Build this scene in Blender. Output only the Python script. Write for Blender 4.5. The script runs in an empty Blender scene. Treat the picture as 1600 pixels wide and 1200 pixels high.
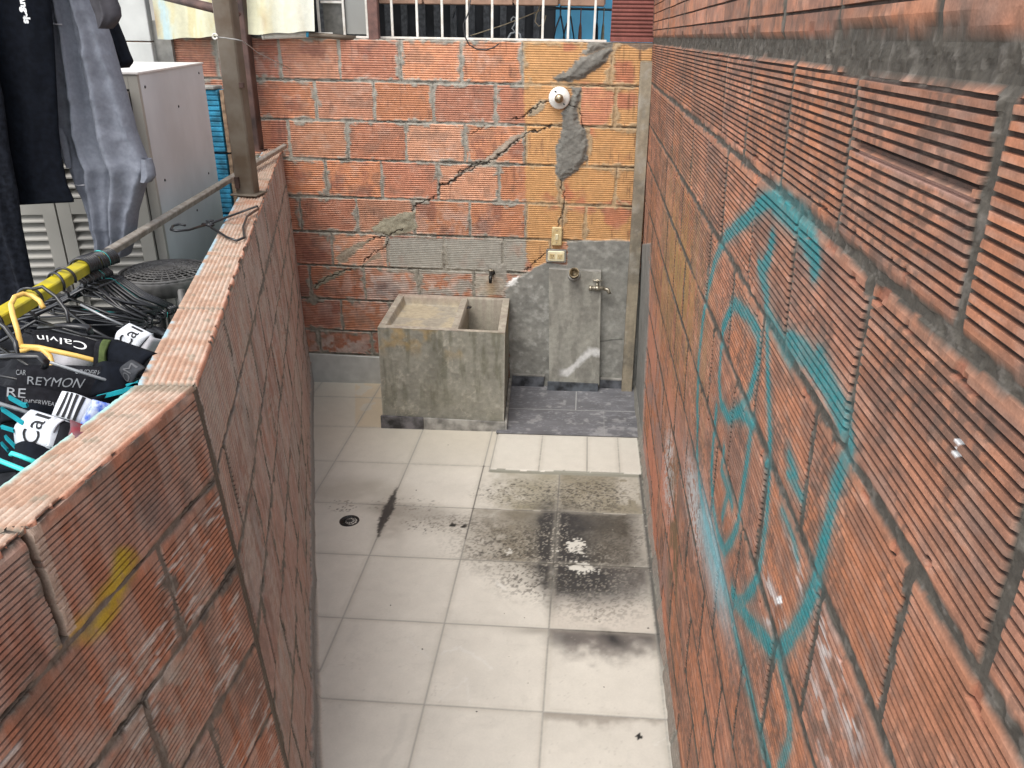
import bpy, math, random
import numpy as np
from mathutils import Vector, Matrix
random.seed(7)
S = bpy.context.scene
COL = S.collection
R_ = math.radians
# ---------------------------------------------------------------- camera
CX, CY, CZ = 0.0, 0.0, 2.2934
YAW, PIT, ROL, FPX = -0.08558, 0.42169, 0.01512, 1212.3
def _axes():
    cy, sy = math.cos(YAW), math.sin(YAW); cp, sp = math.cos(PIT), math.sin(PIT)
    F = np.array([sy*cp, cy*cp, -sp]); Rr = np.array([cy, -sy, 0.]); U = np.cross(Rr, F)
    R2 = Rr*math.cos(ROL)+U*math.sin(ROL); U2 = np.cross(R2, F)
    return R2, U2, F
AR, AU, AF = _axes(); CP = np.array([CX, CY, CZ])
cam = bpy.data.cameras.new('camera'); camo = bpy.data.objects.new('camera', cam); COL.objects.link(camo)
cam.sensor_fit = 'HORIZONTAL'; cam.sensor_width = 36; cam.lens = 36*FPX/1600; cam.clip_start = .03; cam.clip_end = 200
camo.matrix_world = Matrix(((AR[0], AU[0], -AF[0], CX), (AR[1], AU[1], -AF[1], CY), (AR[2], AU[2], -AF[2], CZ), (0, 0, 0, 1)))
S.camera = camo
# ---------------------------------------------------------------- light
SUN_EL, SUN_AZ = R_(60), R_(205)      # azimuth clockwise from +Y: behind the camera, a little to the left
w = bpy.data.worlds.new('World'); S.world = w; w.use_nodes = True
nt = w.node_tree; nt.nodes.clear()
o_ = nt.nodes.new('ShaderNodeOutputWorld'); bg = nt.nodes.new('ShaderNodeBackground')
sk = nt.nodes.new('ShaderNodeTexSky'); sk.sky_type = 'NISHITA'; sk.sun_disc = False
sk.sun_elevation = SUN_EL; sk.sun_rotation = SUN_AZ; sk.altitude = 2600; sk.air_density = 1.0; sk.dust_density = 3.0; sk.ozone_density = 1
hs = nt.nodes.new('ShaderNodeHueSaturation'); hs.inputs['Saturation'].default_value = 0.22   # overcast: nearly white sky
bg.inputs[1].default_value = 0.15
nt.links.new(sk.outputs[0], hs.inputs['Color']); nt.links.new(hs.outputs[0], bg.inputs[0]); nt.links.new(bg.outputs[0], o_.inputs[0])
sl = bpy.data.lights.new('sun', 'SUN'); sl.energy = 1.0; sl.angle = R_(35); sl.color = (1, .95, .88)
so = bpy.data.objects.new('sun', sl); COL.objects.link(so)
sd = Vector((math.sin(SUN_AZ)*math.cos(SUN_EL), math.cos(SUN_AZ)*math.cos(SUN_EL), math.sin(SUN_EL)))
so.rotation_euler = (-sd).to_track_quat('-Z', 'Y').to_euler(); so.location = (0, 0, 8)
S.view_settings.view_transform = 'Standard'; S.view_settings.look = 'None'; S.view_settings.gamma = 1
S.view_settings.exposure = 1.6
# ---------------------------------------------------------------- camera maths (pixels of the 1600x1200 photo)
def ray(x, y): return AF+(x-800)/FPX*AR-(y-600)/FPX*AU
def ony(x, y, Y):
    d = ray(x, y); return CP+d*((Y-CY)/d[1])
def onz(x, y, z=0):
    d = ray(x, y); return CP+d*((z-CZ)/d[2])
def proj(P):
    d = P-CP; z = d@AF; z = np.where(np.abs(z) < .02, .02, z)
    px = 800+FPX*(d@AR)/z; py = 600-FPX*(d@AU)/z
    bad = z < .05
    return np.where(bad, -9999, px), np.where(bad, -9999, py)
TX, TY = 0.0282, -0.0024
def fz(x, y): return TX*x+TY*(y-3)
RX0, RS, RK = .357, .008, .037
def rwx(Y, z): return RX0+RS*(Y-3)+RK*(2.27-z)
# ---------------------------------------------------------------- helpers
def tag(o, label=None, cat=None, group=None, kind=None):
    if label: o['label'] = label
    if cat: o['category'] = cat
    if group: o['group'] = group
    if kind: o['kind'] = kind
    return o
def empty(name, loc=(0, 0, 0), label=None, cat=None, group=None, rz=0):
    o = bpy.data.objects.new(name, None); COL.objects.link(o); o.location = loc; o.rotation_euler = (0, 0, rz)
    o.empty_display_size = .1
    return tag(o, label, cat, group)
def link(name, me, m, parent=None):
    o = bpy.data.objects.new(name, me); COL.objects.link(o)
    if m: me.materials.append(m)
    if parent is not None:
        o.parent = parent; o.matrix_parent_inverse = Matrix.Translation(parent.location).inverted() if False else Matrix.Identity(4)
    return o
class MB:
    """mesh builder; world coordinates unless stated; build(parent) subtracts the parent's origin"""
    def __init__(s): s.v = []; s.f = []; s.sm = []; s.ch = []
    def add(s, vs, fs, smooth=False):
        n = len(s.v); s.ch.append((n, len(s.f))); s.v += [tuple(map(float, q)) for q in vs]
        for f in fs: s.f.append([n+i for i in f]); s.sm.append(smooth)
        return s
    def box(s, c, d, rz=0, ry=0, rx=0, bev=0.0):
        M = Matrix.Translation(c) @ Matrix.Rotation(rz, 4, 'Z') @ Matrix.Rotation(ry, 4, 'Y') @ Matrix.Rotation(rx, 4, 'X')
        x, y, z = d[0]/2, d[1]/2, d[2]/2
        if bev <= 0:
            vs = [M @ Vector((a*x, b*y, c_*z)) for c_ in (-1, 1) for a, b in ((-1, -1), (1, -1), (1, 1), (-1, 1))]
            return s.add(vs, [(3, 2, 1, 0), (4, 5, 6, 7), (0, 1, 5, 4), (1, 2, 6, 5), (2, 3, 7, 6), (3, 0, 4, 7)])
        b = min(bev, x*.49, y*.49, z*.49)
        rings = []
        for (zz, k) in ((-z, b), (-z+b, 0), (z-b, 0), (z, b)):
            xx, yy = x-k, y-k
            e = b if k == 0 else b*.4
            rings.append([(-xx+e, -yy), (xx-e, -yy), (xx, -yy+e), (xx, yy-e), (xx-e, yy), (-xx+e, yy), (-xx, yy-e), (-xx, -yy+e)])
        vs = []; fs = []
        for (zz, r) in zip((-z, -z+b, z-b, z), rings): vs += [M @ Vector((a, c_, zz)) for a, c_ in r]
        for k in range(3):
            for i in range(8): fs.append((k*8+i, k*8+(i+1) % 8, k*8+8+(i+1) % 8, k*8+8+i))
        fs.append(tuple(range(7, -1, -1))); fs.append(tuple(range(24, 32)))
        return s.add(vs, fs)
    def hexa(s, p):   # 8 points: bottom 4 ccw, top 4
        return s.add(p, [(3, 2, 1, 0), (4, 5, 6, 7), (0, 1, 5, 4), (1, 2, 6, 5), (2, 3, 7, 6), (3, 0, 4, 7)])
    def tube(s, pts, r, n=8, cap=True, flat=1.0):
        pts = [Vector(p) for p in pts]; m = len(pts)
        rr = r if hasattr(r, '__len__') else [r]*m
        T = [(pts[min(i+1, m-1)]-pts[max(i-1, 0)]).normalized() for i in range(m)]
        up = Vector((0, 0, 1)) if abs(T[0].z) < .9 else Vector((1, 0, 0))
        N = (up-T[0]*up.dot(T[0])).normalized(); vs = []; fs = []
        for i in range(m):
            if i: N = (N-T[i]*N.dot(T[i])).normalized()
            B = T[i].cross(N)
            for k in range(n):
                a = 2*math.pi*k/n; vs.append(pts[i]+N*math.cos(a)*rr[i]*flat+B*math.sin(a)*rr[i])
        for i in range(m-1):
            for k in range(n): fs.append((i*n+k, i*n+(k+1) % n, (i+1)*n+(k+1) % n, (i+1)*n+k))
        if cap: fs.append(tuple(range(n-1, -1, -1))); fs.append(tuple(range((m-1)*n, m*n)))
        return s.add(vs, fs, True)
    def lathe(s, c, prof, n=28, axis='z', M=None):
        vs = []; fs = []
        M = M or (Matrix.Translation(c) @ (Matrix.Rotation(R_(90), 4, 'X') if axis == 'y' else Matrix.Identity(4)))
        for (r, z) in prof:
            for k in range(n):
                a = 2*math.pi*k/n; vs.append(M @ Vector((r*math.cos(a), r*math.sin(a), z)))
        for i in range(len(prof)-1):
            for k in range(n): fs.append((i*n+k, i*n+(k+1) % n, (i+1)*n+(k+1) % n, (i+1)*n+k))
        fs.append(tuple(range(n-1, -1, -1))); fs.append(tuple(range((len(prof)-1)*n, len(prof)*n)))
        return s.add(vs, fs, True)
    def each(s, name, m, parent=None):
        for i, (a, fa) in enumerate(s.ch):
            b, fb = s.ch[i+1] if i+1 < len(s.ch) else (len(s.v), len(s.f)); q = MB(); q.v = s.v[a:b]; q.f = [[k-a for k in f] for f in s.f[fa:fb]]; q.sm = s.sm[fa:fb]; q.build(name, m, parent)
    def build(s, name, m, parent=None, off=None):
        me = bpy.data.meshes.new(name)
        o0 = Vector(off) if off is not None else (parent_origin(parent) if parent else Vector((0, 0, 0)))
        me.from_pydata([tuple(Vector(v)-o0) for v in s.v], [], s.f)
        me.polygons.foreach_set('use_smooth', s.sm); me.update()
        return link(name, me, m, parent)
def parent_origin(o):
    v = Vector((0, 0, 0))
    while o is not None: v += Vector(o.location); o = o.parent
    return v
# materials
def mat(name, col, rough=.6, metal=0, var=.15, scale=30, bump=.15, col2=None, bscale=None, spec=.5, bdist=.002):
    m = bpy.data.materials.new(name); m.use_nodes = True; n = m.node_tree.nodes; l = m.node_tree.links
    b = n['Principled BSDF']; b.inputs['Roughness'].default_value = rough; b.inputs['Metallic'].default_value = metal
    b.inputs['Specular IOR Level'].default_value = spec
    tc = n.new('ShaderNodeTexCoord'); ns = n.new('ShaderNodeTexNoise'); ns.inputs['Scale'].default_value = scale; ns.inputs['Detail'].default_value = 6
    l.new(tc.outputs['Object'], ns.inputs['Vector'])
    c2 = col2 or tuple(c*(1-var*1.6) for c in col); c1 = tuple(min(1, c*(1+var)) for c in col) if col2 is None else col
    rp = n.new('ShaderNodeValToRGB'); rp.color_ramp.elements[0].position = .36; rp.color_ramp.elements[1].position = .64
    rp.color_ramp.elements[0].color = (*c2, 1); rp.color_ramp.elements[1].color = (*c1, 1)
    l.new(ns.outputs[0], rp.inputs[0]); l.new(rp.outputs[0], b.inputs['Base Color'])
    if bump:
        n2 = n.new('ShaderNodeTexNoise'); n2.inputs['Scale'].default_value = bscale or scale*4; n2.inputs['Detail'].default_value = 4
        l.new(tc.outputs['Object'], n2.inputs['Vector'])
        bp = n.new('ShaderNodeBump'); bp.inputs['Strength'].default_value = bump; bp.inputs['Distance'].default_value = bdist
        l.new(n2.outputs[0], bp.inputs['Height']); l.new(bp.outputs[0], b.inputs['Normal'])
    return m
def vmat(name, rough=.85, grain=.25, gs=260, bump=.25, bs=400, spec=.35, rough_attr=False):
    m = bpy.data.materials.new(name); m.use_nodes = True; n = m.node_tree.nodes; l = m.node_tree.links
    b = n['Principled BSDF']; b.inputs['Roughness'].default_value = rough; b.inputs['Specular IOR Level'].default_value = spec
    at = n.new('ShaderNodeAttribute'); at.attribute_name = 'Col'
    tc = n.new('ShaderNodeTexCoord'); ns = n.new('ShaderNodeTexNoise'); ns.inputs['Scale'].default_value = gs; ns.inputs['Detail'].default_value = 3
    n3 = n.new('ShaderNodeTexNoise'); n3.inputs['Scale'].default_value = gs*.14; n3.inputs['Detail'].default_value = 5
    l.new(tc.outputs['Object'], ns.inputs['Vector']); l.new(tc.outputs['Object'], n3.inputs['Vector'])
    ad = n.new('ShaderNodeMath'); ad.operation = 'ADD'; l.new(ns.outputs[0], ad.inputs[0]); l.new(n3.outputs[0], ad.inputs[1])
    mr = n.new('ShaderNodeMapRange'); mr.inputs[1].default_value = .6; mr.inputs[2].default_value = 1.4; mr.inputs[3].default_value = 1-grain; mr.inputs[4].default_value = 1+grain
    l.new(ad.outputs[0], mr.inputs[0])
    mx = n.new('ShaderNodeVectorMath'); mx.operation = 'SCALE'; l.new(at.outputs['Color'], mx.inputs[0]); l.new(mr.outputs[0], mx.inputs['Scale'])
    l.new(mx.outputs[0], b.inputs['Base Color'])
    if rough_attr: l.new(at.outputs['Alpha'], b.inputs['Roughness'])
    bp = n.new('ShaderNodeBump'); bp.inputs['Strength'].default_value = bump; bp.inputs['Distance'].default_value = .0015
    n2 = n.new('ShaderNodeTexNoise'); n2.inputs['Scale'].default_value = bs; n2.inputs['Detail'].default_value = 3
    l.new(tc.outputs['Object'], n2.inputs['Vector']); l.new(n2.outputs[0], bp.inputs['Height']); l.new(bp.outputs[0], b.inputs['Normal'])
    return m
# ---------------------------------------------------------------- numpy noise and masks
_T = np.random.RandomState(3).rand(64, 512)
def hsh(i, j, seed=0):
    i = np.asarray(i).astype(np.int64); j = np.asarray(j).astype(np.int64)
    h = (i*374761393+j*668265263+seed*974634777) & 0x7fffffff
    h = ((h ^ (h >> 13))*1274126177) & 0x7fffffff
    h = h ^ (h >> 16)
    return (h & 0xffff)/65535.
def vn(x, y, s, seed=0):
    x = x/s; y = y/s; i = np.floor(x); j = np.floor(y); fx = x-i; fy = y-j
    fx = fx*fx*(3-2*fx); fy = fy*fy*(3-2*fy)
    a = hsh(i, j, seed); b = hsh(i+1, j, seed); c = hsh(i, j+1, seed); d = hsh(i+1, j+1, seed)
    return (a*(1-fx)+b*fx)*(1-fy)+(c*(1-fx)+d*fx)*fy
def fbm(x, y, s, o=3, seed=0):
    r = 0; a = 1; t = 0
    for k in range(o): r = r+a*vn(x, y, s/2**k, seed+k*17); t += a; a *= .55
    return r/t
def sst(a, b, x):
    t = np.clip((x-a)/(b-a), 0, 1); return t*t*(3-2*t)
def cells(x, y, s, seed, fill=.6):   # distance to scattered dots, in units of their own radius (<1 inside)
    i0 = np.floor(x/s); j0 = np.floor(y/s); best = np.full(x.shape, 9.)
    for a in (-1, 0, 1):
        for b in (-1, 0, 1):
            i = i0+a; j = j0+b; cx = (i+hsh(i, j, seed))*s; cy = (j+hsh(i, j, seed+1))*s
            r = s*(.12+.38*hsh(i, j, seed+2)**2); r = np.where(hsh(i, j, seed+3) < fill, r, 1e-6)
            best = np.minimum(best, np.hypot(x-cx, y-cy)/r)
    return best
def sdpoly(px, py, poly):     # negative inside
    d = np.full(px.shape, 1e9); ins = np.zeros(px.shape, bool); n = len(poly)
    for i in range(n):
        x0, y0 = poly[i]; x1, y1 = poly[(i+1) % n]; ex, ey = x1-x0, y1-y0
        t = np.clip(((px-x0)*ex+(py-y0)*ey)/(ex*ex+ey*ey+1e-9), 0, 1)
        d = np.minimum(d, np.hypot(px-x0-t*ex, py-y0-t*ey))
        if y0 != y1: ins ^= ((y0 > py) != (y1 > py)) & (px < (x1-x0)*(py-y0)/(y1-y0)+x0)
    return np.where(ins, -d, d)
def dline(px, py, pts):
    d = np.full(px.shape, 1e9)
    for (x0, y0), (x1, y1) in zip(pts[:-1], pts[1:]):
        ex, ey = x1-x0, y1-y0; t = np.clip(((px-x0)*ex+(py-y0)*ey)/(ex*ex+ey*ey+1e-9), 0, 1)
        d = np.minimum(d, np.hypot(px-x0-t*ex, py-y0-t*ey))
    return d
def mixc(c, col, m): return c*(1-m[..., None])+np.array(col)*m[..., None]
def grid_mesh(name, P, C, m, parent=None, smooth=True, flip=False, alpha=None):
    nv, nu = P.shape[:2]; me = bpy.data.meshes.new(name)
    if parent is not None: P = P-np.array(parent_origin(parent))
    me.vertices.add(nv*nu); me.vertices.foreach_set('co', P.reshape(-1).astype(np.float32))
    idx = np.arange(nv*nu).reshape(nv, nu)
    a, b, c, d = idx[:-1, :-1], idx[:-1, 1:], idx[1:, 1:], idx[1:, :-1]
    q = np.stack([a, b, c, d] if not flip else [a, d, c, b], -1).reshape(-1)
    nf = len(q)//4
    me.loops.add(nf*4); me.loops.foreach_set('vertex_index', q.astype(np.int32))
    me.polygons.add(nf); me.polygons.foreach_set('loop_start', np.arange(0, nf*4, 4, dtype=np.int32))
    me.polygons.foreach_set('loop_total', np.full(nf, 4, np.int32))
    me.polygons.foreach_set('use_smooth', np.full(nf, smooth))
    at = me.color_attributes.new('Col', 'FLOAT_COLOR', 'POINT')
    ca = np.ones((nv*nu, 4), np.float32); ca[:, :3] = np.clip(C.reshape(-1, 3), 0, 1)
    if alpha is not None: ca[:, 3] = alpha.reshape(-1)
    at.data.foreach_set('color', ca.reshape(-1))
    me.update(calc_edges=True); me.validate()
    return link(name, me, m, parent)
# rows of a ribbed brick wall between horizontal joints: returns z samples, groove 0..1, course index, distance to joint
def rib_rows(joints, nr, gap=.009, topband=.014, botband=.006, prof=((0, 0), (.05, 1), (.36, 1), (.44, 0), (.72, 0))):
    z = []; g = []; c = []
    for k in range(len(joints)-1):
        zt, zb = joints[k], joints[k+1]; n = nr[k] if hasattr(nr, '__len__') else nr
        for t in (0, .35, .7, 1.0): z.append(zt-gap*t); g.append(0); c.append(k)
        a, b = zt-gap-topband, zb+gap+botband; p = (a-b)/n
        z.append((zt-gap+a)/2); g.append(0); c.append(k)
        for i in range(n):
            for (t, gg) in prof: z.append(a-p*(i+t)); g.append(gg); c.append(k)
        z.append(b); g.append(0); c.append(k)
        for t in (.9, .55, .25): z.append(zb+gap*t); g.append(0); c.append(k)
    z.append(joints[-1]); g.append(0); c.append(len(joints)-2)
    return np.array(z), np.array(g, float), np.array(c)
def brick_fields(U, Z, cidx, joints, vj, seed, wj=.008, hj=.008, wob=.006):
    """brick mask, brick id, distances; vj[c] = sorted u positions of the vertical joints in course c"""
    J = np.array(joints); wu = (fbm(U, Z, .045, 3, seed)-.5)*2*wob; wz = (fbm(U, Z, .05, 3, seed+5)-.5)*2*wob
    wz += (fbm(U, Z*.2, .3, 2, seed+8)-.5)*.006
    jn = J[cidx][:, None]; jb = J[cidx+1][:, None]
    dz = np.minimum(np.abs(jn-Z), np.abs(Z-jb))+0*U
    bid = np.zeros(U.shape); du = np.full(U.shape, 9.)
    for c in range(len(joints)-1):
        r = np.where(cidx == c)[0]
        v = np.array(vj[c]); u = U[r]+wu[r]*.6
        k = np.searchsorted(v, u.ravel()).reshape(u.shape); bid[r] = k
        lo = v[np.clip(k-1, 0, len(v)-1)]; hi = v[np.clip(k, 0, len(v)-1)]
        du[r] = np.minimum(np.abs(u-lo), np.abs(hi-u))
    d = np.minimum(du-wj, dz-hj)+wz*.7
    return sst(-.0015, .002, d), bid, du, dz, d
def text_pts(txt, size=1.0, bold=0.0, shear=0.0):
    cu = bpy.data.curves.new('t', 'FONT'); cu.body = txt; cu.size = size; cu.offset = bold; cu.shear = shear; cu.resolution_u = 4
    cu.fill_mode = 'FRONT'
    o = bpy.data.objects.new('t', cu); COL.objects.link(o); bpy.context.view_layer.update()
    me = o.evaluated_get(bpy.context.evaluated_depsgraph_get()).to_mesh()
    vs = [tuple(v.co) for v in me.vertices]; fs = [tuple(p.vertices) for p in me.polygons]
    o.to_mesh_clear() if hasattr(o, 'to_mesh_clear') else None
    bpy.data.objects.remove(o); bpy.data.curves.remove(cu)
    return vs, fs

M_brick = vmat('ribbed_brick_and_mortar'); M_floor = vmat('tile_floor', grain=.05, gs=120, bump=.06, rough_attr=True, spec=.5)
M_core = mat('brick_core', (.30, .15, .10), .9)
M_cement = mat('cement', (.27, .26, .235), .9, var=.25, scale=9, bump=.5, bscale=60)
def on_back(x, y): return ony(x, y, 5.1056)
PX = lambda L, s, ox, oy: [(ox+a/s, oy+b/s) for a, b in L]

# ================================================================ FLOOR
def build_floor():
    us = np.arange(-2.35, .60, .0065); vs = np.concatenate([np.arange(-.4, 1.6, .02), np.arange(1.6, 5.16, .0065)])
    X, Y = np.meshgrid(us, vs); Z0 = TX*X+TY*(Y-3)
    P = np.stack([X, Y, Z0], -1); px, py = proj(P)
    xB, xA, xC, xD, T, y0 = -.9466, -.497, -.0475, .402, .4495, 3.936
    zone_r = X > -.458            # right of the double line
    # lines
    tz = np.zeros(X.shape); gx = np.full(X.shape, 9.); gy = np.full(X.shape, 9.)
    cols = [xB-T, xB-2*T, xB, xA]
    for c in cols: gx = np.minimum(gx, np.abs(X-c))
    low = Y < 3.875
    for c in (xC, xD): gx = np.where(low, np.minimum(gx, np.abs(X-c)), gx)
    xs_c = [onz(845, 710, 0)[0], onz(917, 712, 0)[0], onz(966, 714, 0)[0]]
    for c in xs_c: gx = np.where((~low) & zone_r & (Y < 4.335), np.minimum(gx, np.abs(X-c)), gx)
    gx = np.where(Y > 3.87, np.minimum(gx, np.abs(X+.458)), gx)
    for k in range(0, 9): gy = np.where(low | ~zone_r, np.minimum(gy, np.abs(Y-(y0-k*T)-(.0 if k else 0))), gy)
    for yy in (4.385, 4.835): gy = np.where(~zone_r, np.minimum(gy, np.abs(Y-yy)), gy)
    gy = np.where(zone_r & (Y > 3.92), 9., gy)
    g = np.minimum(gx, gy)
    grout = 1-sst(.0012, .0042, g+(vn(X, Y, .01, 3)-.5)*.0015)
    border = zone_r & (Y > 3.868) & (Y < 3.90+(fbm(X, Y, .05, 2, 4)-.5)*.02)
    # tile colour
    ti = np.floor((X-xB)/T); tj = np.floor((Y-y0)/T); tr = hsh(ti, tj, 5)
    n1 = fbm(X, Y, .16, 4, 11); n2 = fbm(X, Y, .03, 3, 12)
    C = np.empty(X.shape+(3,)); C[:] = (.60, .568, .50)
    C *= (1+(tr-.5)*.07+(n1-.5)*.16+(n2-.5)*.07)[..., None]
    ve = 1-sst(0, .012, np.abs(fbm(X+.3*n1, Y, .22, 3, 77)-.5)); C *= (1-ve*.05)[..., None]
    C = mixc(C, (.56, .50, .39), sst(3.7, 4.3, Y)*(~zone_r)*.45)
    C = mixc(C, (.60, .47, .30), ((py > 596) & (py < 668) & (px > 555) & (px < 600) & (fbm(X, Y, .1, 2, 9) > .35))*.55)
    C = mixc(C, (.60, .57, .50), ((~low) & zone_r)*.6)
    def blob(cx, cy, rx, ry, rot=0, p=2.):
        a = math.radians(rot); dx, dy = px-cx, py-cy; u = (dx*math.cos(a)+dy*math.sin(a))/rx; v = (-dx*math.sin(a)+dy*math.cos(a))/ry
        return np.exp(-(u*u+v*v)**(p/2))
    fine = fbm(X, Y, .012, 3, 21); med = fbm(X, Y, .045, 4, 22); big = fbm(X, Y, .12, 3, 23)
    inT = lambda a, b, c, d: ((X > a) & (X < b) & (Y > c) & (Y < d)).astype(float)
    y1, y2, y3, y4 = y0-T, y0-2*T, y0-3*T, y0-4*T
    # tile-by-tile dirt films
    film = inT(xA, xC, y1, 3.87)*(.72+.25*sst(745, 800, py))*sst(740, 830, px+(med-.5)*60)
    C = mixc(C, (.27, .245, .175), np.clip(film*(.6+.8*big), 0, 1))
    film = inT(xC, xD, y1, 3.87)*(.80+.3*(big-.5)); film *= 1-.45*sst(955, 975, px)*sst(0, 12, 795-py)*(med > .35)
    C = mixc(C, (.165, .14, .085), np.clip(film, 0, 1))
    film = inT(xA, xC, y2, y1)*(.35+.65*sst(725, 800, px+(med-.5)*60))*.88
    C = mixc(C, (.19, .17, .13), np.clip(film*(.8+.6*big), 0, 1))
    film = inT(xC, xD, y2, y1)*.92*(1-.45*sst(975, 1005, px+(med-.5)*20))
    C = mixc(C, (.085, .075, .06), np.clip(film*(.85+.4*big), 0, 1)); C = mixc(C, (.20, .19, .15), inT(xC, xD, y2, y1)*(1-sst(0, .03, np.abs(fine-.5)))*.35)
    e = sst(0, 1, (px-690)/190-(py-870)/95+.1+(med-.5)*.5)
    C = mixc(C, (.13, .115, .09), inT(xA, xC, y3, y2)*np.clip(e, 0, 1)*.9)
    e = 1-sst(885, 975, py-(px-940)*.10+(med-.5)*45+15*sst(980, 1020, px))
    C = mixc(C, (.075, .066, .06), inT(xC, xD, y3, y2)*e*.97)
    C = mixc(C, (.46, .40, .34), inT(xC, xD, y3, y2)*sst(925, 955, py)*.35)
    e = 1-sst(1000, 1048, py+(med-.5)*40+18*sst(900, 855, px)+np.abs(px-950)*.12)
    C = mixc(C, (.12, .105, .095), inT(xC, xD, y4, y3)*e*.95)
    C = mixc(C, (.22, .19, .16), inT(xC, xD, y4-T, y4)*(1-sst(1122, 1142, py+(med-.5)*22+np.abs(px-960)*.1))*.75)
    C = mixc(C, (.24, .22, .19), inT(xA, xC, y4, y3)*blob(845, 985, 45, 7)*.7)
    # black soot
    dark = np.clip(blob(880, 850, 34, 62, -20)*1.5+blob(915, 905, 62, 30, 15)*1.2+blob(860, 880, 16, 60)*1.2+blob(905, 815, 50, 22)*.6+blob(958, 1000, 26, 10, 30)*.9+blob(875, 1000, 30, 12)*.5+blob(1020, 1000, 30, 12)*.4, 0, 1.3)
    C = mixc(C, (.028, .026, .026), np.clip(dark*(.45+1.2*med)-.10, 0, .95)*((X > xA) & low))
    # dark speckle spots
    def spots(cx, cy, rx, ry, thr, amt, sd, s=.014, col=(.05, .045, .04)):
        nonlocal C
        m = blob(cx, cy, rx, ry, 0, 3); q = cells(X+.010*(fine-.5), Y+.010*(med-.5), s*1.25, sd, 1.05-(thr-.5)*2.0 if thr < .95 else .10)
        C = mixc(C, col, (1-sst(.75, 1.25, q))*sst(.25, .6, m*.8+.4*(med-.3))*amt)
    spots(830, 770, 90, 22, .84, .8, 31); spots(920, 775, 60, 26, .80, .8, 32); spots(800, 855, 80, 24, .80, .85, 33)
    for (a, b, rx, ry, am) in ((800, 852, 90, 40, .75), (835, 905, 60, 30, .8), (950, 850, 75, 50, .6), (925, 775, 70, 30, .7), (820, 772, 70, 22, .5), (940, 935, 80, 40, .5), (700, 815, 60, 14, .5)):
        q = blob(a, b, rx, ry, 0, 3)*sst(.53, .60, fbm(X, Y, .010, 3, 90)+.10*(med-.5)); C = mixc(C, (.045, .04, .033), q*am)
    spots(690, 820, 70, 14, .80, .9, 37, .01); spots(630, 790, 60, 14, .82, .8, 38, .012)
    spots(535, 790, 26, 10, .7, .9, 41, .01)
    # pale chips rings
    for (a, b, rx, ry, am) in ((820, 860, 70, 40, .6), (930, 900, 70, 50, .45), (915, 772, 80, 24, .5), (870, 845, 18, 50, .8)):
        q = blob(a, b, rx, ry, 0, 3)*sst(.60, .66, fbm(X, Y, .009, 3, 91)); C = mixc(C, (.38, .35, .29), q*am)
    for poly in ([(893, 772+72), (905, 850), (902, 858), (916, 862), (914, 868), (896, 861), (886, 856), (880, 850)], [(889, 884), (905, 880), (925, 886), (930, 893), (918, 893), (912, 899), (902, 891)],
                 [(905, 842), (914, 850), (912, 862), (904, 852)], [(930, 885), (936, 895), (932, 893)], [(865, 853), (872, 860), (866, 861)], [(791, 858), (801, 860), (797, 866), (790, 862)]):
        s = sdpoly(px+(fine-.5)*22+(med-.5)*14, py+(fbm(X, Y, .015, 3, 55)-.5)*16, poly); C = mixc(C, (.55, .53, .47), (1-sst(-.8, .8, s)))
    # left dark wedge along a tile edge
    s = sdpoly(px+(fine-.5)*8, py, [(616, 770), (612, 800), (600, 818), (590, 838), (592, 818), (598, 795)])
    C = mixc(C, (.05, .045, .04), (1-sst(-2, 3, s))*.95)
    C = mixc(C, (.22, .20, .17), np.clip(blob(640, 798, 90, 12, 8)*1.1*(big*1.3), 0, .55)*(py > 785)); C = mixc(C, (.28, .25, .21), np.clip(blob(612, 812, 26, 34, 15)*(med+.2), 0, .6))
    C = mixc(C, (.30, .27, .21), np.clip(blob(560, 770, 70, 20, 0)*(big), 0, .4))
    C = mixc(C, (.33, .30, .25), (inT(xA, xC, 3.0, 5)*0+blob(700, 822, 60, 16, 8)*big)*.5)
    for (a, b) in ((725, 822), (708, 820), (1000, 1152), (999, 1149)):
        C = mixc(C, (.02, .02, .018), (np.hypot(px-a+(fine-.5)*12, (py-b)*1.2+(med-.5)*8) < 4.2).astype(float))
    for (pts, wd, am) in (([(615, 560), (612, 640)], 2, 0), ([(690, 1020), (720, 1012), (760, 1035), (770, 1045)], 2.2, .35), ([(690, 1090), (728, 1060), (732, 1100)], 1.6, .3), ([(600, 1200), (625, 1150), (632, 1120)], 7, .22), ([(545, 1000), (556, 980)], 5, .18), ([(640, 1000), (672, 1030)], 2, .25), ([(775, 910), (790, 920)], 2, .4), ([(1020, 1165), (1045, 1150), (1060, 1160)], 1, .5)):
        q = 1-sst(wd*.4, wd*1.3, dline(px+(med-.5)*12, py+(fine-.5)*8, pts)); C = mixc(C, (.70, .69, .65) if am > .24 else (.40, .38, .34), q*am)
    hc = 1-sst(0, .006, np.abs(fbm(X, Y, .09, 3, 57)-.5)); C = mixc(C, (.36, .33, .29), hc*.35*sst(.5, .6, big)*(py > 950))
    C = mixc(C, (.40, .37, .31), (1-sst(.004, .03, g+(med-.5)*.02))*.28)
    s = sdpoly(px+(fine-.5)*7, py, [(620, 762), (615, 795), (604, 815), (590, 840), (592, 818), (600, 795), (612, 775)])
    C = mixc(C, (.035, .032, .03), (1-sst(-1.5, 3, s))*.96); grout = grout*(1-.8*(s < 2))
    gc = np.empty_like(C); gc[:] = (.35, .335, .30)
    dk = np.clip(blob(870, 830, 140, 120)+blob(960, 960, 90, 120)+blob(605, 800, 30, 50), 0, 1)*.8
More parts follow.
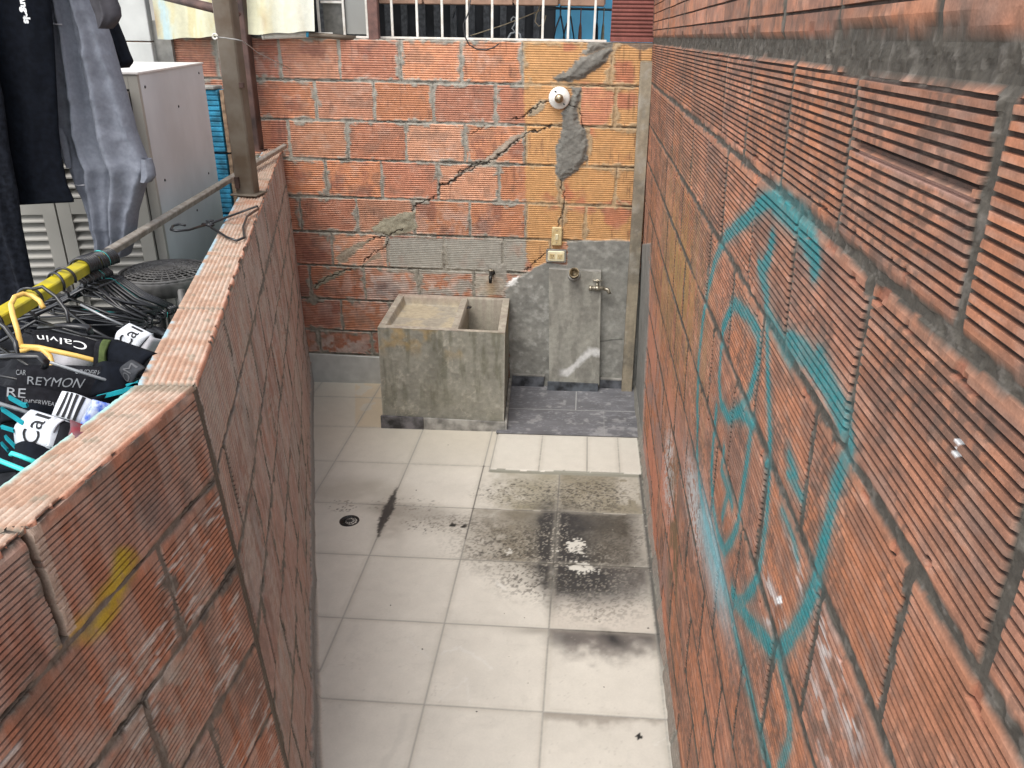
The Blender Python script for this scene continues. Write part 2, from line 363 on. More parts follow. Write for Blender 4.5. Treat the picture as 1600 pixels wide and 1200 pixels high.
    gc = mixc(gc, (.05, .045, .035), dk*(.5+med)); gc = mixc(gc, (.06, .055, .05), ((np.abs(X-xA) < .01) & (Y > 3.2) & (Y < 3.95))*.8)
    gc = mixc(gc, (.40, .38, .33), ((np.abs(Y-y1) < .01) & (X > -.35))*sst(.5, .6, vn(X, Y, .03, 5)))
    Cf = C*(1-grout[..., None])+gc*grout[..., None]
    Cf = mixc(Cf, (.25, .245, .20), border*1.)
    # edge strip near right wall: old cement
    edge = sst(-.002, .004, X-xD-.012+(fbm(X, Y, .06, 3, 50)-.5)*.006)*(Y < 4.36); 
    Cf = mixc(Cf, (.25, .24, .20), edge); Cf *= (1-edge*.5*(1-sst(0, .3, fbm(X, Y, .03, 3, 51)-.3)))[..., None]
    Cf = mixc(Cf, (.035, .035, .033), (np.abs(X-xD-.006) < .006)*sst(2.2, 2.6, Y)*(Y < 3.9)*.85)
    # cement fillet by the left wall
    lx = -1.93+(5.08-Y)*.3508
    le = 1-sst(.0, .012, X-lx+.012+(fbm(X, Y, .08, 3, 52)-.5)*.012)
    Cf = mixc(Cf, (.30, .285, .26), le*(Y < 4.5))
    h = -grout*.0022-border*.006*0+(n1-.5)*.002+edge*.012*(fbm(X, Y, .04, 2, 53))+le*(Y < 4.5)*.03*np.clip((lx+.03-X)/.05, 0, 1)
    h += .006*((~low) & zone_r & (Y > 3.9))-.0*border
    P[..., 2] += h
    rough = .38+.22*n2+.35*np.clip(dark, 0, 1)+.4*grout+.4*edge+.4*le; rough = np.clip(rough, .3, .95)
    o = grid_mesh('floor', P, Cf, M_floor, alpha=rough); tag(o, 'worn cream ceramic tile floor with black soot stains', 'floor', kind='structure')
    # dark slate floor
    us = np.arange(-.47, .47, .006); vs = np.arange(4.335, 5.12, .006); X, Y = np.meshgrid(us, vs)
    gl = np.full(X.shape, 9.); ym = 4.70
    gl = np.minimum(gl, np.abs(Y-ym)); gl = np.where(Y > ym, np.minimum(gl, np.abs(X-onz(900, 625, 0)[0])), np.minimum(gl, np.abs(X-onz(944, 660, 0)[0])))
    g = 1-sst(.001, .0035, gl)
    n1 = fbm(X, Y*2.2, .16, 5, 61); n2 = fbm(X+n1*.2, Y*3, .07, 4, 62)
    C = np.empty(X.shape+(3,)); C[:] = (.14, .14, .150); C *= (.7+.6*n1)[..., None]
    C = mixc(C, (.30, .30, .32), (1-sst(0, .045, np.abs(n2-.52)))*.5); C = mixc(C, (.38, .375, .37), sst(.64, .76, fbm(X, Y, .05, 4, 63)+.09*sst(4.7, 4.4, Y))*.45)
    C = mixc(C, (.5, .49, .47), (vn(X, Y, .012, 66) > .975)*.8)
    C = mixc(C, (.36, .36, .35), g)
    P = np.stack([X, Y, TX*X+TY*(Y-3)+.012-g*.002], -1)
    o = grid_mesh('slate_floor', P, C, M_floor, alpha=np.clip(.35+.3*n1, 0, 1)+0*X); tag(o, 'grey slate tile floor in the corner under the tap', 'floor', kind='structure')
    b = MB().box((-3.3, 2.3, -.12), (9, 8, .06)).build('ground', mat('yard_ground', (.10, .095, .085), .9)); tag(b, 'dark ground of the laundry yard', 'ground', kind='structure')
build_floor()

# ================================================================ BACK WALL
def build_back():
    Yb = 5.1056
    rows_px = [65, 130.5, 193.5, 254, 314, 370, 422, 475, 524, 562]
    joints = [2.268, 2.022, 1.783, 1.540, 1.296, 1.060, .826, .583, .350, .168, -.09]
    vpx = [[250, 340, 438, 531, 626, 721, 817, 956], [300, 400, 494, 585, 677.6, 774, 905, 962], [360, 453, 544, 635, 726.5, 821, 919, 1010], [420, 510.6, 597, 685, 780, 876, 962],
           [471, 559, 647.5, 734, 822, 879, 914.5], [440, 520, 606, 694, 786, 860, 940], [486, 570.6, 655, 741, 830], [450, 535, 610, 700, 790], [420, 501, 582, 665, 750], [430, 590, 700]]
    vj = []
    for k, L in enumerate(vpx):
        zc = (joints[k]+joints[k+1])/2; ym = (rows_px[k]+rows_px[min(k+1, 9)])/2
        v = [on_back(x, ym)[0] for x in L]
        while v[0] > -3.1: v.insert(0, v[0]-.345)
        while v[-1] < .6: v.append(v[-1]+.345)
        vj.append(v)
    us = np.concatenate([np.arange(-3.0, -2.15, .012), np.arange(-2.15, .52, .0058)])
    zs, gr, ci = rib_rows(joints, 16, topband=.008, botband=.006, prof=((0, 0), (.18, 1), (.42, 1), (.6, 0)))
    U, Z = np.meshgrid(us, zs); G = gr[:, None]+0*U
    P0 = np.stack([U, np.full(U.shape, Yb), Z], -1); px, py = proj(P0)
    bm, bid, du, dz, d = brick_fields(U, Z, ci, joints, vj, 1, .0095, .008, .009)
    cc = ci[:, None]+0*bid
    r1, r2, r3 = hsh(cc, bid, 1), hsh(cc, bid, 2), hsh(cc, bid, 3)
    n1 = fbm(U, Z, .11, 4, 101); n2 = fbm(U, Z, .02, 3, 102); n3 = fbm(U, Z, .4, 3, 103); stk = fbm(U, Z*.12, .012, 3, 104)
    hx = fbm(U*.08, Z, .006, 2, 105)
    C = np.empty(U.shape+(3,)); C[:] = (.63, .28, .150)
    C = mixc(C, (.64, .35, .225), sst(.3, .9, r1)*.75); C = mixc(C, (.44, .19, .135), sst(.62, .9, r2)*.6)
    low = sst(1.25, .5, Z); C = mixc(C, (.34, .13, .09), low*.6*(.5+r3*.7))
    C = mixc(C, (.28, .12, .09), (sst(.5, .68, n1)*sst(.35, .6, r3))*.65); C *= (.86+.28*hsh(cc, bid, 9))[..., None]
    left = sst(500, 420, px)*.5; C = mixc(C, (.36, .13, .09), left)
    C *= (.82+.36*n2*.6+.24*n1)[..., None]
    C = mixc(C, (.75, .45, .33), sst(.62, .8, fbm(U*.35, Z, .02, 3, 106))*.35)     # pale rib tops
    C = mixc(C, (.50, .44, .37), sst(.60, .78, fbm(U, Z, .06, 4, 107))*.2); C = mixc(C, (.20, .15, .12), sst(.56, .72, fbm(U, Z, .09, 4, 108))*.35)
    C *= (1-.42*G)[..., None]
    # orange/ochre overpaint
    s = sdpoly(px+(n2-.5)*5, py+(n2-.5)*4, [(817, 60), (1030, 60), (1010, 376), (975, 376), (884, 376), (860, 405), (835, 420), (822, 400), (820, 200)])
    om = 1-sst(-2, 2, s)
    op = om*sst(.28, .44, fbm(U*.7, Z, .16, 4, 110)+.16*(1-sst(880, 915, px))*sst(120, 420, py)*0+.12*((px < 880)*1.)-.10*((px > 905) & (px < 960) & (py > 130) & (py < 195)))
    C = mixc(C, (.64, .36, .145), op*.8); C = mixc(C, (.55, .20, .10), om*(1-op)*.5); C *= (1-.25*G*om)[..., None]
    C = mixc(C, (.16, .09, .05), om*sst(.55, .75, stk)*sst(955, 985, px)*.75)
    C = mixc(C, (.13, .06, .045), om*sst(.5, .62, n1)*(px > 920)*(py > 100)*(py < 130)*.7)
    # dark soot vertical runs
    C = mixc(C, (.14, .07, .055), sst(.60, .80, stk)*sst(.5, .62, fbm(U, Z, .15, 2, 112))*.45)
    # white efflorescence
    for (a, b, rx, ry, am) in ((410, 90, 30, 25, .35), (745, 90, 30, 20, .3), (540, 385, 26, 9, .75), (530, 540, 60, 22, .75), (600, 440, 60, 22, .7), (640, 470, 50, 16, .6), (700, 450, 90, 10, .7), (745, 440, 30, 25, .7), (680, 395, 90, 30, .45), (700, 345, 60, 18, .35), (560, 480, 80, 14, .35), (690, 235, 22, 16, .35), (510, 560, 40, 10, .6)):
        q = np.exp(-((px-a)/rx)**2-((py-b)/ry)**2); C = mixc(C, (.60, .52, .46), np.clip(q*am*sst(.38, .62, fbm(U, Z, .05, 4, 120))*1.15, 0, .75)*(1-.4*G))
    fill = np.zeros(U.shape)
    # grey cement washed bricks
    s = sdpoly(px+(n2-.5)*6, py+(n2-.5)*4, [(607, 372), (822, 374), (822, 424), (786, 428), (610, 426)])
    gw = (1-sst(-1.5, 2.5, s))*(1-.45*sst(785, 822, px)*sst(.4, .55, n1)); C = mixc(C, (.34, .335, .29), gw*(.93-.25*sst(.55, .75, n1))); C *= (1-.08*G*gw)[..., None]
    s = sdpoly(px, py, [(655, 428), (760, 430), (790, 425), (790, 470), (735, 470), (650, 460), (640, 430)])
    C = mixc(C, (.34, .33, .29), (1-sst(-6, 6, s))*sst(.42, .58, fbm(U, Z, .08, 4, 121))*.8)
    C = mixc(C, (.36, .31, .28), np.exp(-((px-606)/36)**2-((py-452)/17)**2)*sst(.4, .55, n1)*.8); C = mixc(C, (.10, .07, .07), np.exp(-((px-600)/14)**2-((py-448)/10)**2)*.6)
    # mortar
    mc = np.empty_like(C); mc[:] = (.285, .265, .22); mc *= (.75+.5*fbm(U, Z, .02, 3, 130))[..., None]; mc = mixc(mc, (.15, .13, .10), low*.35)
    mc = mixc(mc, (.40, .375, .32), sst(.6, .7, n2)*.4); mc = mixc(mc, (.45, .27, .11), om*.6)
    smear = (1-sst(0, .022, d-.004+(fbm(U, Z, .035, 3, 131)-.42)*.055))*sst(.45, .56, fbm(U, Z, .13, 3, 132))
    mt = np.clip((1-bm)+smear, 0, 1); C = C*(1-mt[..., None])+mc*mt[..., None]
    # dark hairline under horizontal joints
    hl = (1-sst(.0012, .0035, np.abs(dz-.002+(fbm(U, 0*Z, .03, 3, 133)-.5)*.012)))*sst(.40, .5, fbm(U, Z, .2, 2, 134))*(1-bm)
    C = mixc(C, (.035, .03, .025), hl*.8)
    vl = (1-sst(.001, .0035, du))*sst(.5, .6, fbm(U, Z, .12, 2, 135))*(1-bm); C = mixc(C, (.05, .04, .035), vl*.7)
    h = bm*(.006+(r1-.5)*.003)-bm*G*.0038*(1-smear)*(1-om*.3)*(1-.55*gw)+(1-bm)*((n2-.5)*.008)+smear*.003+(n3-.5)*.01-hl*.004
    # cement patches
    def patch(poly, col, hh, soft=1.5, rag=7, amt=1):
        nonlocal C, h, G
        s = sdpoly(px+(n2-.5)*rag+(n1-.5)*rag, py+(fbm(U, Z, .02, 3, 140)-.5)*rag, poly); m = (1-sst(-soft, soft, s))*amt
        q = fbm(U, Z, .05, 4, 141); cc_ = np.array(col)*(.72+.56*q)[..., None]
        C = C*(1-m[..., None])+cc_*m[..., None]
        rel = hh*sst(0, 9, -s)+(fbm(U, Z, .03, 3, 142)-.5)*.010
        base = .006+rel; h = h*(1-m)+base*m
    s6 = lambda L: PX(L, 3.478, 600, 0); s7 = lambda L: PX(L, 2.667, 400, 250); s8 = lambda L: PX(L, 2.857, 750, 300)
    patch(s6([(915, 415), (930, 435), (980, 445), (1040, 440), (1090, 425), (1110, 400), (1180, 360), (1220, 320), (1245, 280), (1240, 250), (1190, 265), (1120, 290), (1060, 310), (1020, 350), (990, 385)]), (.155, .145, .125), .016)
    patch(s6([(1100, 210), (1245, 212), (1250, 250), (1200, 262), (1120, 290), (1060, 300), (1095, 262)]), (.215, .20, .17), .012)
    patch(s6([(1250, 228), (1500, 225), (1480, 262), (1400, 270), (1330, 250)]), (.14, .125, .11), .004, amt=.8)
    patch(s6([(1010, 475), (1075, 480), (1070, 520), (1050, 600), (1060, 670), (1100, 700), (1110, 780), (1105, 860), (1050, 930), (990, 965), (962, 985), (930, 940), (935, 800), (965, 700), (955, 620), (1000, 560), (1020, 510)]), (.18, .172, .15), .018)
    patch(s6([(780, 640), (800, 590), (850, 545), (890, 545), (870, 590), (830, 620)]), (.30, .26, .19), .002, amt=.85)
    patch(s6([(855, 712), (780, 722), (700, 800), (620, 860), (580, 905), (500, 905), (450, 905), (540, 875), (620, 800), (690, 745), (770, 712)]), (.33, .30, .24), .003, amt=.85)
    patch(s6([(450, 915), (520, 905), (400, 965), (370, 1000), (340, 1005), (400, 940)]), (.33, .31, .26), .003, amt=.8)
    patch(s7([(480, 290), (520, 250), (600, 222), (640, 215), (665, 215), (660, 250), (675, 262), (660, 292), (610, 310), (550, 315), (500, 298)]), (.30, .275, .20), .004)
    patch(s7([(330, 408), (370, 370), (440, 340), (500, 322), (470, 345), (420, 380), (390, 405), (375, 430), (345, 425)]), (.28, .25, .19), .003, amt=.9)
    patch(s7([(240, 530), (270, 490), (340, 460), (400, 455), (350, 480), (290, 512), (250, 540)]), (.25, .23, .17), .004)
    patch(s7([(195, 590), (250, 555), (262, 590), (245, 605)]), (.22, .20, .16), .004)
    patch(s7([(440, 445), (480, 405), (520, 380), (524, 412), (490, 415), (455, 440)]), (.28, .25, .19), .002, amt=.8)
    patch(s7([(910, 480), (1010, 480), (1045, 500), (1035, 565), (915, 560)]), (.40, .36, .29), .003, amt=.75)
    patch(s7([(955, 430), (1040, 430), (1055, 560), (1030, 500), (960, 470)]), (.30, .28, .24), .003, amt=.85)
    # large plaster
    pl = [(836, 418), (855, 409), (885, 412), (887, 377), (1000, 376), (1000, 640), (796, 640), (795, 560), (789, 455), (800, 440)]
    s = sdpoly(px+(n2-.5)*6, py+(n1-.5)*8, pl); m = 1-sst(-1.5, 1.5, s)
    q = fbm(U, Z, .13, 5, 150); q2 = fbm(U, Z, .035, 4, 151)
    pc = np.empty_like(C); pc[:] = (.235, .23, .205); pc *= (.55+.9*q)[..., None]; pc = mixc(pc, (.36, .355, .32), sst(.40, .85, q2)*.6)
    pc = mixc(pc, (.15, .145, .13), sst(470, 400, py)*sst(.45, .6, q)*.55+sst(535, 560, py)*sst(.5, .6, q)*.5*(px > 925)); pc = mixc(pc, (.44, .43, .40), sst(.58, .8, q2)*.35*(px < 860))
    pc = mixc(pc, (.05, .05, .045), (1-sst(.3, 1.6, dline(px+(n2-.5)*3, py, [(935, 533), (955, 530), (972, 529)])))*.7)
    C = C*(1-m[..., None])+pc*m[..., None]; h = h*(1-m)+m*(.014+(q-.5)*.008+(q2-.5)*.003)
    m2 = (1-sst(-1, 1.5, sdpoly(px+(n2-.5)*5, py+(n2-.5)*5, [(788, 446), (800, 436), (812, 430), (808, 440), (800, 446)]))); C = mixc(C, (.7, .69, .66), m2*.9)
    # cracks
    def crack(pts, wpx=1.6, dd=.014):
        nonlocal C, h
        wpx = wpx*.52; q = dline(px+(vn(U, Z, .02, 160)-.5)*5, py+(vn(U, Z, .015, 161)-.5)*6, pts); m = 1-sst(wpx*.5, wpx*1.4+.5, q+(n2-.5)*.8)
        C = mixc(C, (.025, .02, .017), m*.92); h = h-m*dd*.6
    crack(s6([(895, 557), (850, 560), (820, 585), (790, 612), (750, 637), (700, 650)]), 1.7)
    crack(s6([(915, 680), (850, 710), (775, 722), (740, 755), (700, 785), (640, 830), (590, 868), (540, 895), (500, 905), (430, 935), (380, 980), (350, 1000), (310, 1002)]), 1.9)
    crack(s7([(970, 5), (890, 25), (850, 50), (810, 92), (770, 105), (765, 145), (700, 175), (658, 190), (655, 215)]), 1.9)
    crack(s7([(615, 283), (560, 310), (510, 322), (468, 340)]), 1.5); crack(s7([(552, 320), (550, 355), (500, 382), (460, 410), (445, 445)]), 1.2); crack(s7([(395, 452), (290, 495), (240, 530)]), 1.1)
    crack(s6([(556, 683), (520, 705), (470, 727)]), .8); crack(s8([(378, 0), (372, 60), (366, 110), (345, 150)]), 1.6); crack(s6([(962, 980), (968, 1043)]), 1.5)
    crack([(820, 424), (852, 395), (868, 390)], .9); crack([(876, 155), (905, 170), (912, 200)], .8)
    # loop stain from rust under tap
    C = mixc(C, (.40, .27, .12), np.exp(-((px-768)/8)**2-((py-452)/16)**2)*.5)
    m = np.exp(-((px-840)/6)**2)*0
    P = P0.copy(); P[..., 1] -= h
    root = empty('brick_wall', (-.9, Yb+.06, 0), 'cracked orange ribbed brick wall across the end of the yard with grey cement patches', 'wall')
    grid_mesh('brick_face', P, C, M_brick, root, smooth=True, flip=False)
    bx = MB().box((-1.25, Yb+.071, 1.09), (3.5, .1, 2.345)); bx.build('wall_core', M_core, root)
    # pale skirting left, dark skirting right
    a, b = on_back(470, 563), on_back(592, 563)
    sk_ = MB().box((-1.70, Yb-.012, .045), (.62, .022, .235), bev=.003); sk_.build('skirting', mat('pale_skirting_tile', (.50, .50, .47), .4, var=.08, scale=12, bump=.03), root)
    ds = mat('slate_skirting_tile', (.085, .09, .10), .4, var=.5, scale=14, bump=.05)
    for (x0, x1) in ((-.435, -.206), (.192, .375)):
        q = MB().box(((x0+x1)/2, Yb-.026, .035), (x1-x0, .018, .085), bev=.002).build('skirting', ds, root)
    q = MB().box((-.32, Yb-.024, .083), (.235, .024, .014), bev=.003).box((.285, Yb-.024, .083), (.185, .024, .014), bev=.003).each('cement_bead', M_cement, root)
build_back()

# ================================================================ RIGHT WALL
def build_right():
    joints = [2.62, 2.279, 2.050, 1.816, 1.596, 1.355, 1.115, .880, .645, .410, .175, -.06]
    seeds = [(2.25, .35), (2.142, .36), (1.634, .368), (1.427, .372), (1.277, .36), (1.066, .36), (1.27, .36), (1.08, .355), (1.25, .36), (1.05, .35), (1.3, .36)]
    vj = []
    for k, (s0, st) in enumerate(seeds):
        v = [s0+st*i+(hsh(k, i, 7)-.5)*.03 for i in range(-8, 12)]; vj.append(sorted(v))
    vj[0] = sorted([.5, .857, 1.199, 1.551, 1.888, 2.25]+[2.25+.35*i for i in range(1, 10)]+[.15, -.2, -.55])
    ys = [-.35]
    while ys[-1] < 5.13: ys.append(ys[-1]+(.012 if ys[-1] < .35 else .0026+.0021*max(0, ys[-1]-.2)))
    us = np.array(ys)
    z1, g1, c1 = rib_rows(joints[:2], 7, gap=.012, topband=.01, botband=.003, prof=((0, 0), (.03, 1), (.10, 1), (.13, 0), (.4, 0), (.7, 0)))
    z2, g2, c2 = rib_rows(joints[1:], 16, gap=.008, topband=.016, botband=.008)
    zs = np.concatenate([z1[:-1], z2]); gr = np.concatenate([g1[:-1], g2]); ci = np.concatenate([c1[:-1], c2+1])
    U, Z = np.meshgrid(us, zs); G = gr[:, None]+0*U
    P0 = np.stack([rwx(U, Z), U, Z], -1); px, py = proj(P0)
    bm, bid, du, dz, d = brick_fields(U, Z, ci, joints, vj, 2, .0085, .0075, .005)
    # the thick messy joint under the top course
    tj = np.abs(Z-2.281); tw = .013+.014*fbm(U, Z*0, .09, 3, 201)+.003*(fbm(U, Z, .03, 2, 202)-.5)+.006*sst(1.3, .8, U)
    thick = 1-sst(0, .006, tj-tw); bm = bm*(1-thick)
    cc = ci[:, None]+0*bid; r1, r2, r3 = hsh(cc, bid, 11), hsh(cc, bid, 12), hsh(cc, bid, 13)
    n1 = fbm(U, Z, .09, 4, 211); n2 = fbm(U, Z, .014, 3, 212); n3 = fbm(U, Z, .5, 3, 213); st = fbm(U*.45, Z*.8, .035, 4, 214)
    C = np.empty(U.shape+(3,)); C[:] = (.43, .178, .095)
    C = mixc(C, (.33, .165, .11), sst(.3, .9, r1)*.7); C = mixc(C, (.48, .22, .14), sst(.5, .95, r2)*.6)
    C = mixc(C, (.46, .29, .22), sst(.55, .7, fbm(U*.3, Z, .012, 2, 215))*.35*(1-G))
    C *= (.78+.5*n1*.5+.3*n2)[..., None]
    # soot and weather grey, in the grooves most
    soot = sst(.44, .64, n1*.45+st*.45+.1*r3)
    ribi = np.cumsum((gr > .5) & (np.roll(gr, 1) < .5))[:, None]+0*U; rr = hsh(ribi, bid+cc*9, 15)
    C *= (.80+.38*rr)[..., None]
    sk_ = fbm(U*.05, Z, .0075, 3, 218); C *= (.90+.2*sk_)[..., None]; C = mixc(C, (.60, .34, .22), sst(.60, .78, sk_)*.22*(1-G)); C = mixc(C, (.14, .10, .085), sst(.38, .24, sk_)*.25)
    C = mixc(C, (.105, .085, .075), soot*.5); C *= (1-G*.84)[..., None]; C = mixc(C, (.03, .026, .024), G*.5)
    C = mixc(C, (.10, .075, .06), sst(.60, .66, vn(U, Z, .011, 216)*vn(U, Z, .08, 217)*1.6)*.5)
    # grooved edge darkening dirt at lower margin of the courses
    tb = (joints[0]*0+np.array(joints)[ci][:, None]-Z)
    # smooth bands at brick tops: paler, rubbed
    band = (1-sst(.016, .022, tb))*bm*(cc > 0); C = mixc(C, (.42, .20, .12), band*.5*(.6+.8*n1))
    # far lower bricks: smoother, orange; yellowish stain
    far = sst(2.1, 2.8, U)*sst(1.15, .85, Z); C = mixc(C, (.52, .21, .13), far*sst(.35, .6, r2)*.75); C = mixc(C, (.34, .22, .19), far*sst(.4, .6, r3)*.6*(n1 > .42))
    q = np.exp(-((px-1062)/34)**2-((py-430)/150)**2)*sst(.35, .6, fbm(U*2, Z*.2, .05, 3, 220)); C = mixc(C, (.36, .25, .08), q*.65)
    q = np.exp(-((px-1100)/16)**2-((py-560)/130)**2)*sst(.45, .6, fbm(U*2, Z*.2, .04, 3, 221)); C = mixc(C, (.33, .21, .11), q*.6)
    q = np.exp(-((px-1048)/7)**2-((py-740)/60)**2); C = mixc(C, (.55, .52, .50), np.clip(q*1.5*sst(.4, .55, n2), 0, .85))
    q = np.exp(-((px-1085-(py-780)*.12)/9)**2-((py-790)/70)**2); C = mixc(C, (.52, .49, .47), np.clip(q*1.3*sst(.35, .55, n2), 0, .8))
    q = np.exp(-((px-1055)/8)**2-((py-850)/120)**2); C = mixc(C, (.11, .10, .05), np.clip(q*sst(.4, .55, n1), 0, .7))
    # white effloresced streaks lower right
    for (a, b, rx, ry, sl_) in ((1300, 1020, 16, 70, .25), (1335, 1120, 14, 60, .2), (1215, 940, 6, 70, .35), (1258, 910, 7, 60, .3), (1206, 970, 6, 16, .2), (1290, 1130, 10, 70, .2)):
        q = np.exp(-((px-a-(py-b)*sl_)/rx)**2-((py-b)/ry)**2)*sst(.45, .6, fbm(U*.3, Z, .012, 2, 222)); C = mixc(C, (.62, .56, .52), np.clip(q*1.0, 0, .85)*(1-G))
    for (a, b) in ((1513, 692), (1509, 709), (1222, 938)):
        C = mixc(C, (.8, .79, .77), (np.hypot(px-a+(n2-.5)*6, (py-b)*.7+(n1-.5)*6) < 4.5)*1.)
    # deeper rust-coloured areas
    q = np.exp(-((px-1500)/90)**2-((py-1080)/110)**2)+np.exp(-((px-1350)/60)**2-((py-900)/70)**2)*.6; C = mixc(C, (.40, .15, .07), np.clip(q, 0, 1)*.55*(1-G))
    # ---- mortar
    mc = np.empty_like(C); mc[:] = (.082, .072, .058); mc *= (.55+.9*fbm(U, Z, .012, 4, 230))[..., None]; mc = mixc(mc, (.19, .17, .145), sst(.60, .68, n2)*.5)
    smear = (1-sst(0, .007, d-.001+(fbm(U, Z, .02, 3, 231)-.42)*.024))*sst(.56, .66, fbm(U, Z, .1, 3, 232))
    mt = np.clip(1-bm+smear, 0, 1); C = C*(1-mt[..., None])+mc*mt[..., None]
    # ---- teal spray paint
    def P3(x, y):
        dd = ray(x, y); n = np.array([1, -RS, RK]); c = RX0-3*RS+RK*2.27; t = (c-n@CP)/(n@dd); q_ = CP+dd*t; return (q_[1], q_[2])
    tm = np.zeros(U.shape)
    wu = U+(fbm(U, Z, .1, 2, 240)-.5)*.012; wz = Z+(fbm(U, Z, .1, 2, 241)-.5)*.012
    def stroke(pts, r, soft=.010, amt=.92):
        nonlocal tm; r = r*1.22
        q = [P3(*p) for p in pts]; dd = dline(wu, wz, q); k = (1-sst(r-soft, r+soft, dd))*amt; tm = np.maximum(tm, k); tm = np.maximum(tm, .30*np.exp(-(np.maximum(dd-r, 0)/.016)**2)*amt)
    stroke([(1284, 415), (1282, 392), (1264, 352), (1240, 328), (1217, 312)], .023)
    stroke([(1217, 312), (1190, 322), (1165, 349), (1135, 371), (1120, 405), (1109, 450), (1102, 500), (1096, 560), (1092, 625), (1092, 700), (1094, 757), (1103, 806), (1114, 850), (1125, 890), (1142, 940), (1152, 985), (1170, 1050), (1184, 1106), (1195, 1155), (1206, 1200)], .016)
    stroke([(1214, 374), (1208, 405), (1197, 424), (1204, 460), (1204, 490), (1222, 525), (1240, 562)], .016)
    stroke([(1193, 415), (1203, 455)], .014)
    stroke([(1150, 474), (1131, 512), (1129, 550), (1126, 595), (1129, 632), (1142, 652), (1161, 640), (1176, 610), (1187, 569), (1190, 524), (1172, 490), (1150, 474)], .014)
    stroke([(1161, 640), (1180, 660), (1176, 690), (1169, 737), (1161, 786), (1157, 820), (1148, 845), (1135, 862), (1124, 835), (1116, 790), (1114, 740), (1118, 690), (1122, 640)], .014)
    stroke([(1202, 490), (1204, 587), (1206, 681), (1204, 737), (1202, 800), (1195, 860), (1185, 915), (1168, 940), (1150, 940)], .013)
    stroke([(1240, 540), (1270, 552), (1297, 590), (1318, 632), (1333, 675), (1336, 700)], .020)
    stroke([(1290, 555), (1318, 615), (1335, 660)], .016)
    stroke([(1336, 700), (1328, 725), (1311, 767), (1296, 831), (1289, 862), (1277, 919), (1262, 960), (1240, 994), (1221, 1018), (1190, 990), (1161, 950), (1148, 925)], .0155)
    stroke([(1219, 1015), (1228, 1060), (1238, 1110), (1238, 1160), (1222, 1200)], .013, amt=.8)
    stroke([(1236, 712), (1248, 745), (1234, 742), (1257, 780)], .010); stroke([(1135, 700), (1130, 735), (1142, 767), (1132, 805)], .013); stroke([(1142, 767), (1148, 790)], .012)
    stroke([(1225, 799), (1240, 836), (1250, 872)], .009, amt=.85)
    for (cx_, cy_) in (): pass
    spray = fbm(U, Z, .006, 2, 243)
    tm = tm*(.80+.4*(spray-.4))*(.85+.3*n1)
    tm = tm*(1-.6*(1-bm))*(1-G*.45)
    C = mixc(C, (.012, .235, .25), np.clip(tm*1.05, 0, .92))
    q = np.exp(-((px-1112-(py-850)*.2)/13)**2-((py-870)/110)**2); C = mixc(C, (.28, .50, .55), np.clip(q*.9, 0, .7)*(.7+.5*n2))
    # plaster near the corner and fillet at foot
    s = sdpoly(px+(n2-.5)*3, py, [(985, 385), (1019, 380), (1017, 480), (1010, 600), (1006, 690), (1010, 760), (960, 760)])
    m = 1-sst(-1.5, 1.5, s); q = fbm(U, Z, .1, 4, 250); pc = np.array((.26, .26, .24))*(.75+.5*q)[..., None]; C = C*(1-m[..., None])+pc*m[..., None]
    C = mixc(C, (.05, .045, .04), sst(4.98, 5.08, U)*.55)  # shade of the back corner painted into the wall colour
    zf = fz(.45, U)+.05+(fbm(U, 0*Z, .1, 3, 251)-.5)*.05; f = (1-sst(0, .01, Z-zf)); C = mixc(C, (.24, .23, .20), f*(.7+.3*q))
    h = bm*(.007+(r1-.5)*.004+(U-U)*0)-bm*G*.0050*(1-smear)+(1-bm)*(.0035+(n2-.5)*.005)+thick*((fbm(U, Z, .025, 4, 252)-.5)*.008-.004)+(n3-.5)*.008
    chip = sst(.70, .76, fbm(U, Z, .04, 3, 253))*(dz < .03)*bm; h -= chip*.004; C = mixc(C, (.33, .12, .07), chip*.6)
    # a broken rib slot in the big upper brick
    sl2 = (np.abs(Z-(2.178)) < .0045)*(U > .71)*(U < 1.03); h -= sl2*.006; C = mixc(C, (.05, .035, .03), sl2*.8)
    sl3 = (np.abs(Z-2.168) < .004)*(U > .71)*(U < 1.03); C = mixc(C, (.50, .30, .24), sl3*.6)
    h = h*(1-m)+m*(.012+(q-.5)*.005)+f*.02*np.clip((zf+.01-Z)/.06, 0, 1)
    P = P0.copy(); P[..., 0] -= h
    root = empty('brick_wall', (.5, 2.4, 0), 'long ribbed brick wall on the right carrying turquoise spray paint scrawl', 'wall')
    grid_mesh('brick_face', P, C, M_brick, root, smooth=False, flip=True)
    b = MB()
    x0, x1 = rwx(0, -.06)+.025, rwx(0, 2.62)+.025
    y0, y1 = -.35, 5.23
    b.hexa([(x0, y0, -.08), (x0+.12, y0, -.08), (x0+.16, y1, -.08), (x0+.04, y1, -.08), (x1, y0, 2.62), (x1+.12, y0, 2.62), (x1+.16, y1, 2.62), (x1+.04, y1, 2.62)])
    b.build('wall_core', M_core, root)
build_right()

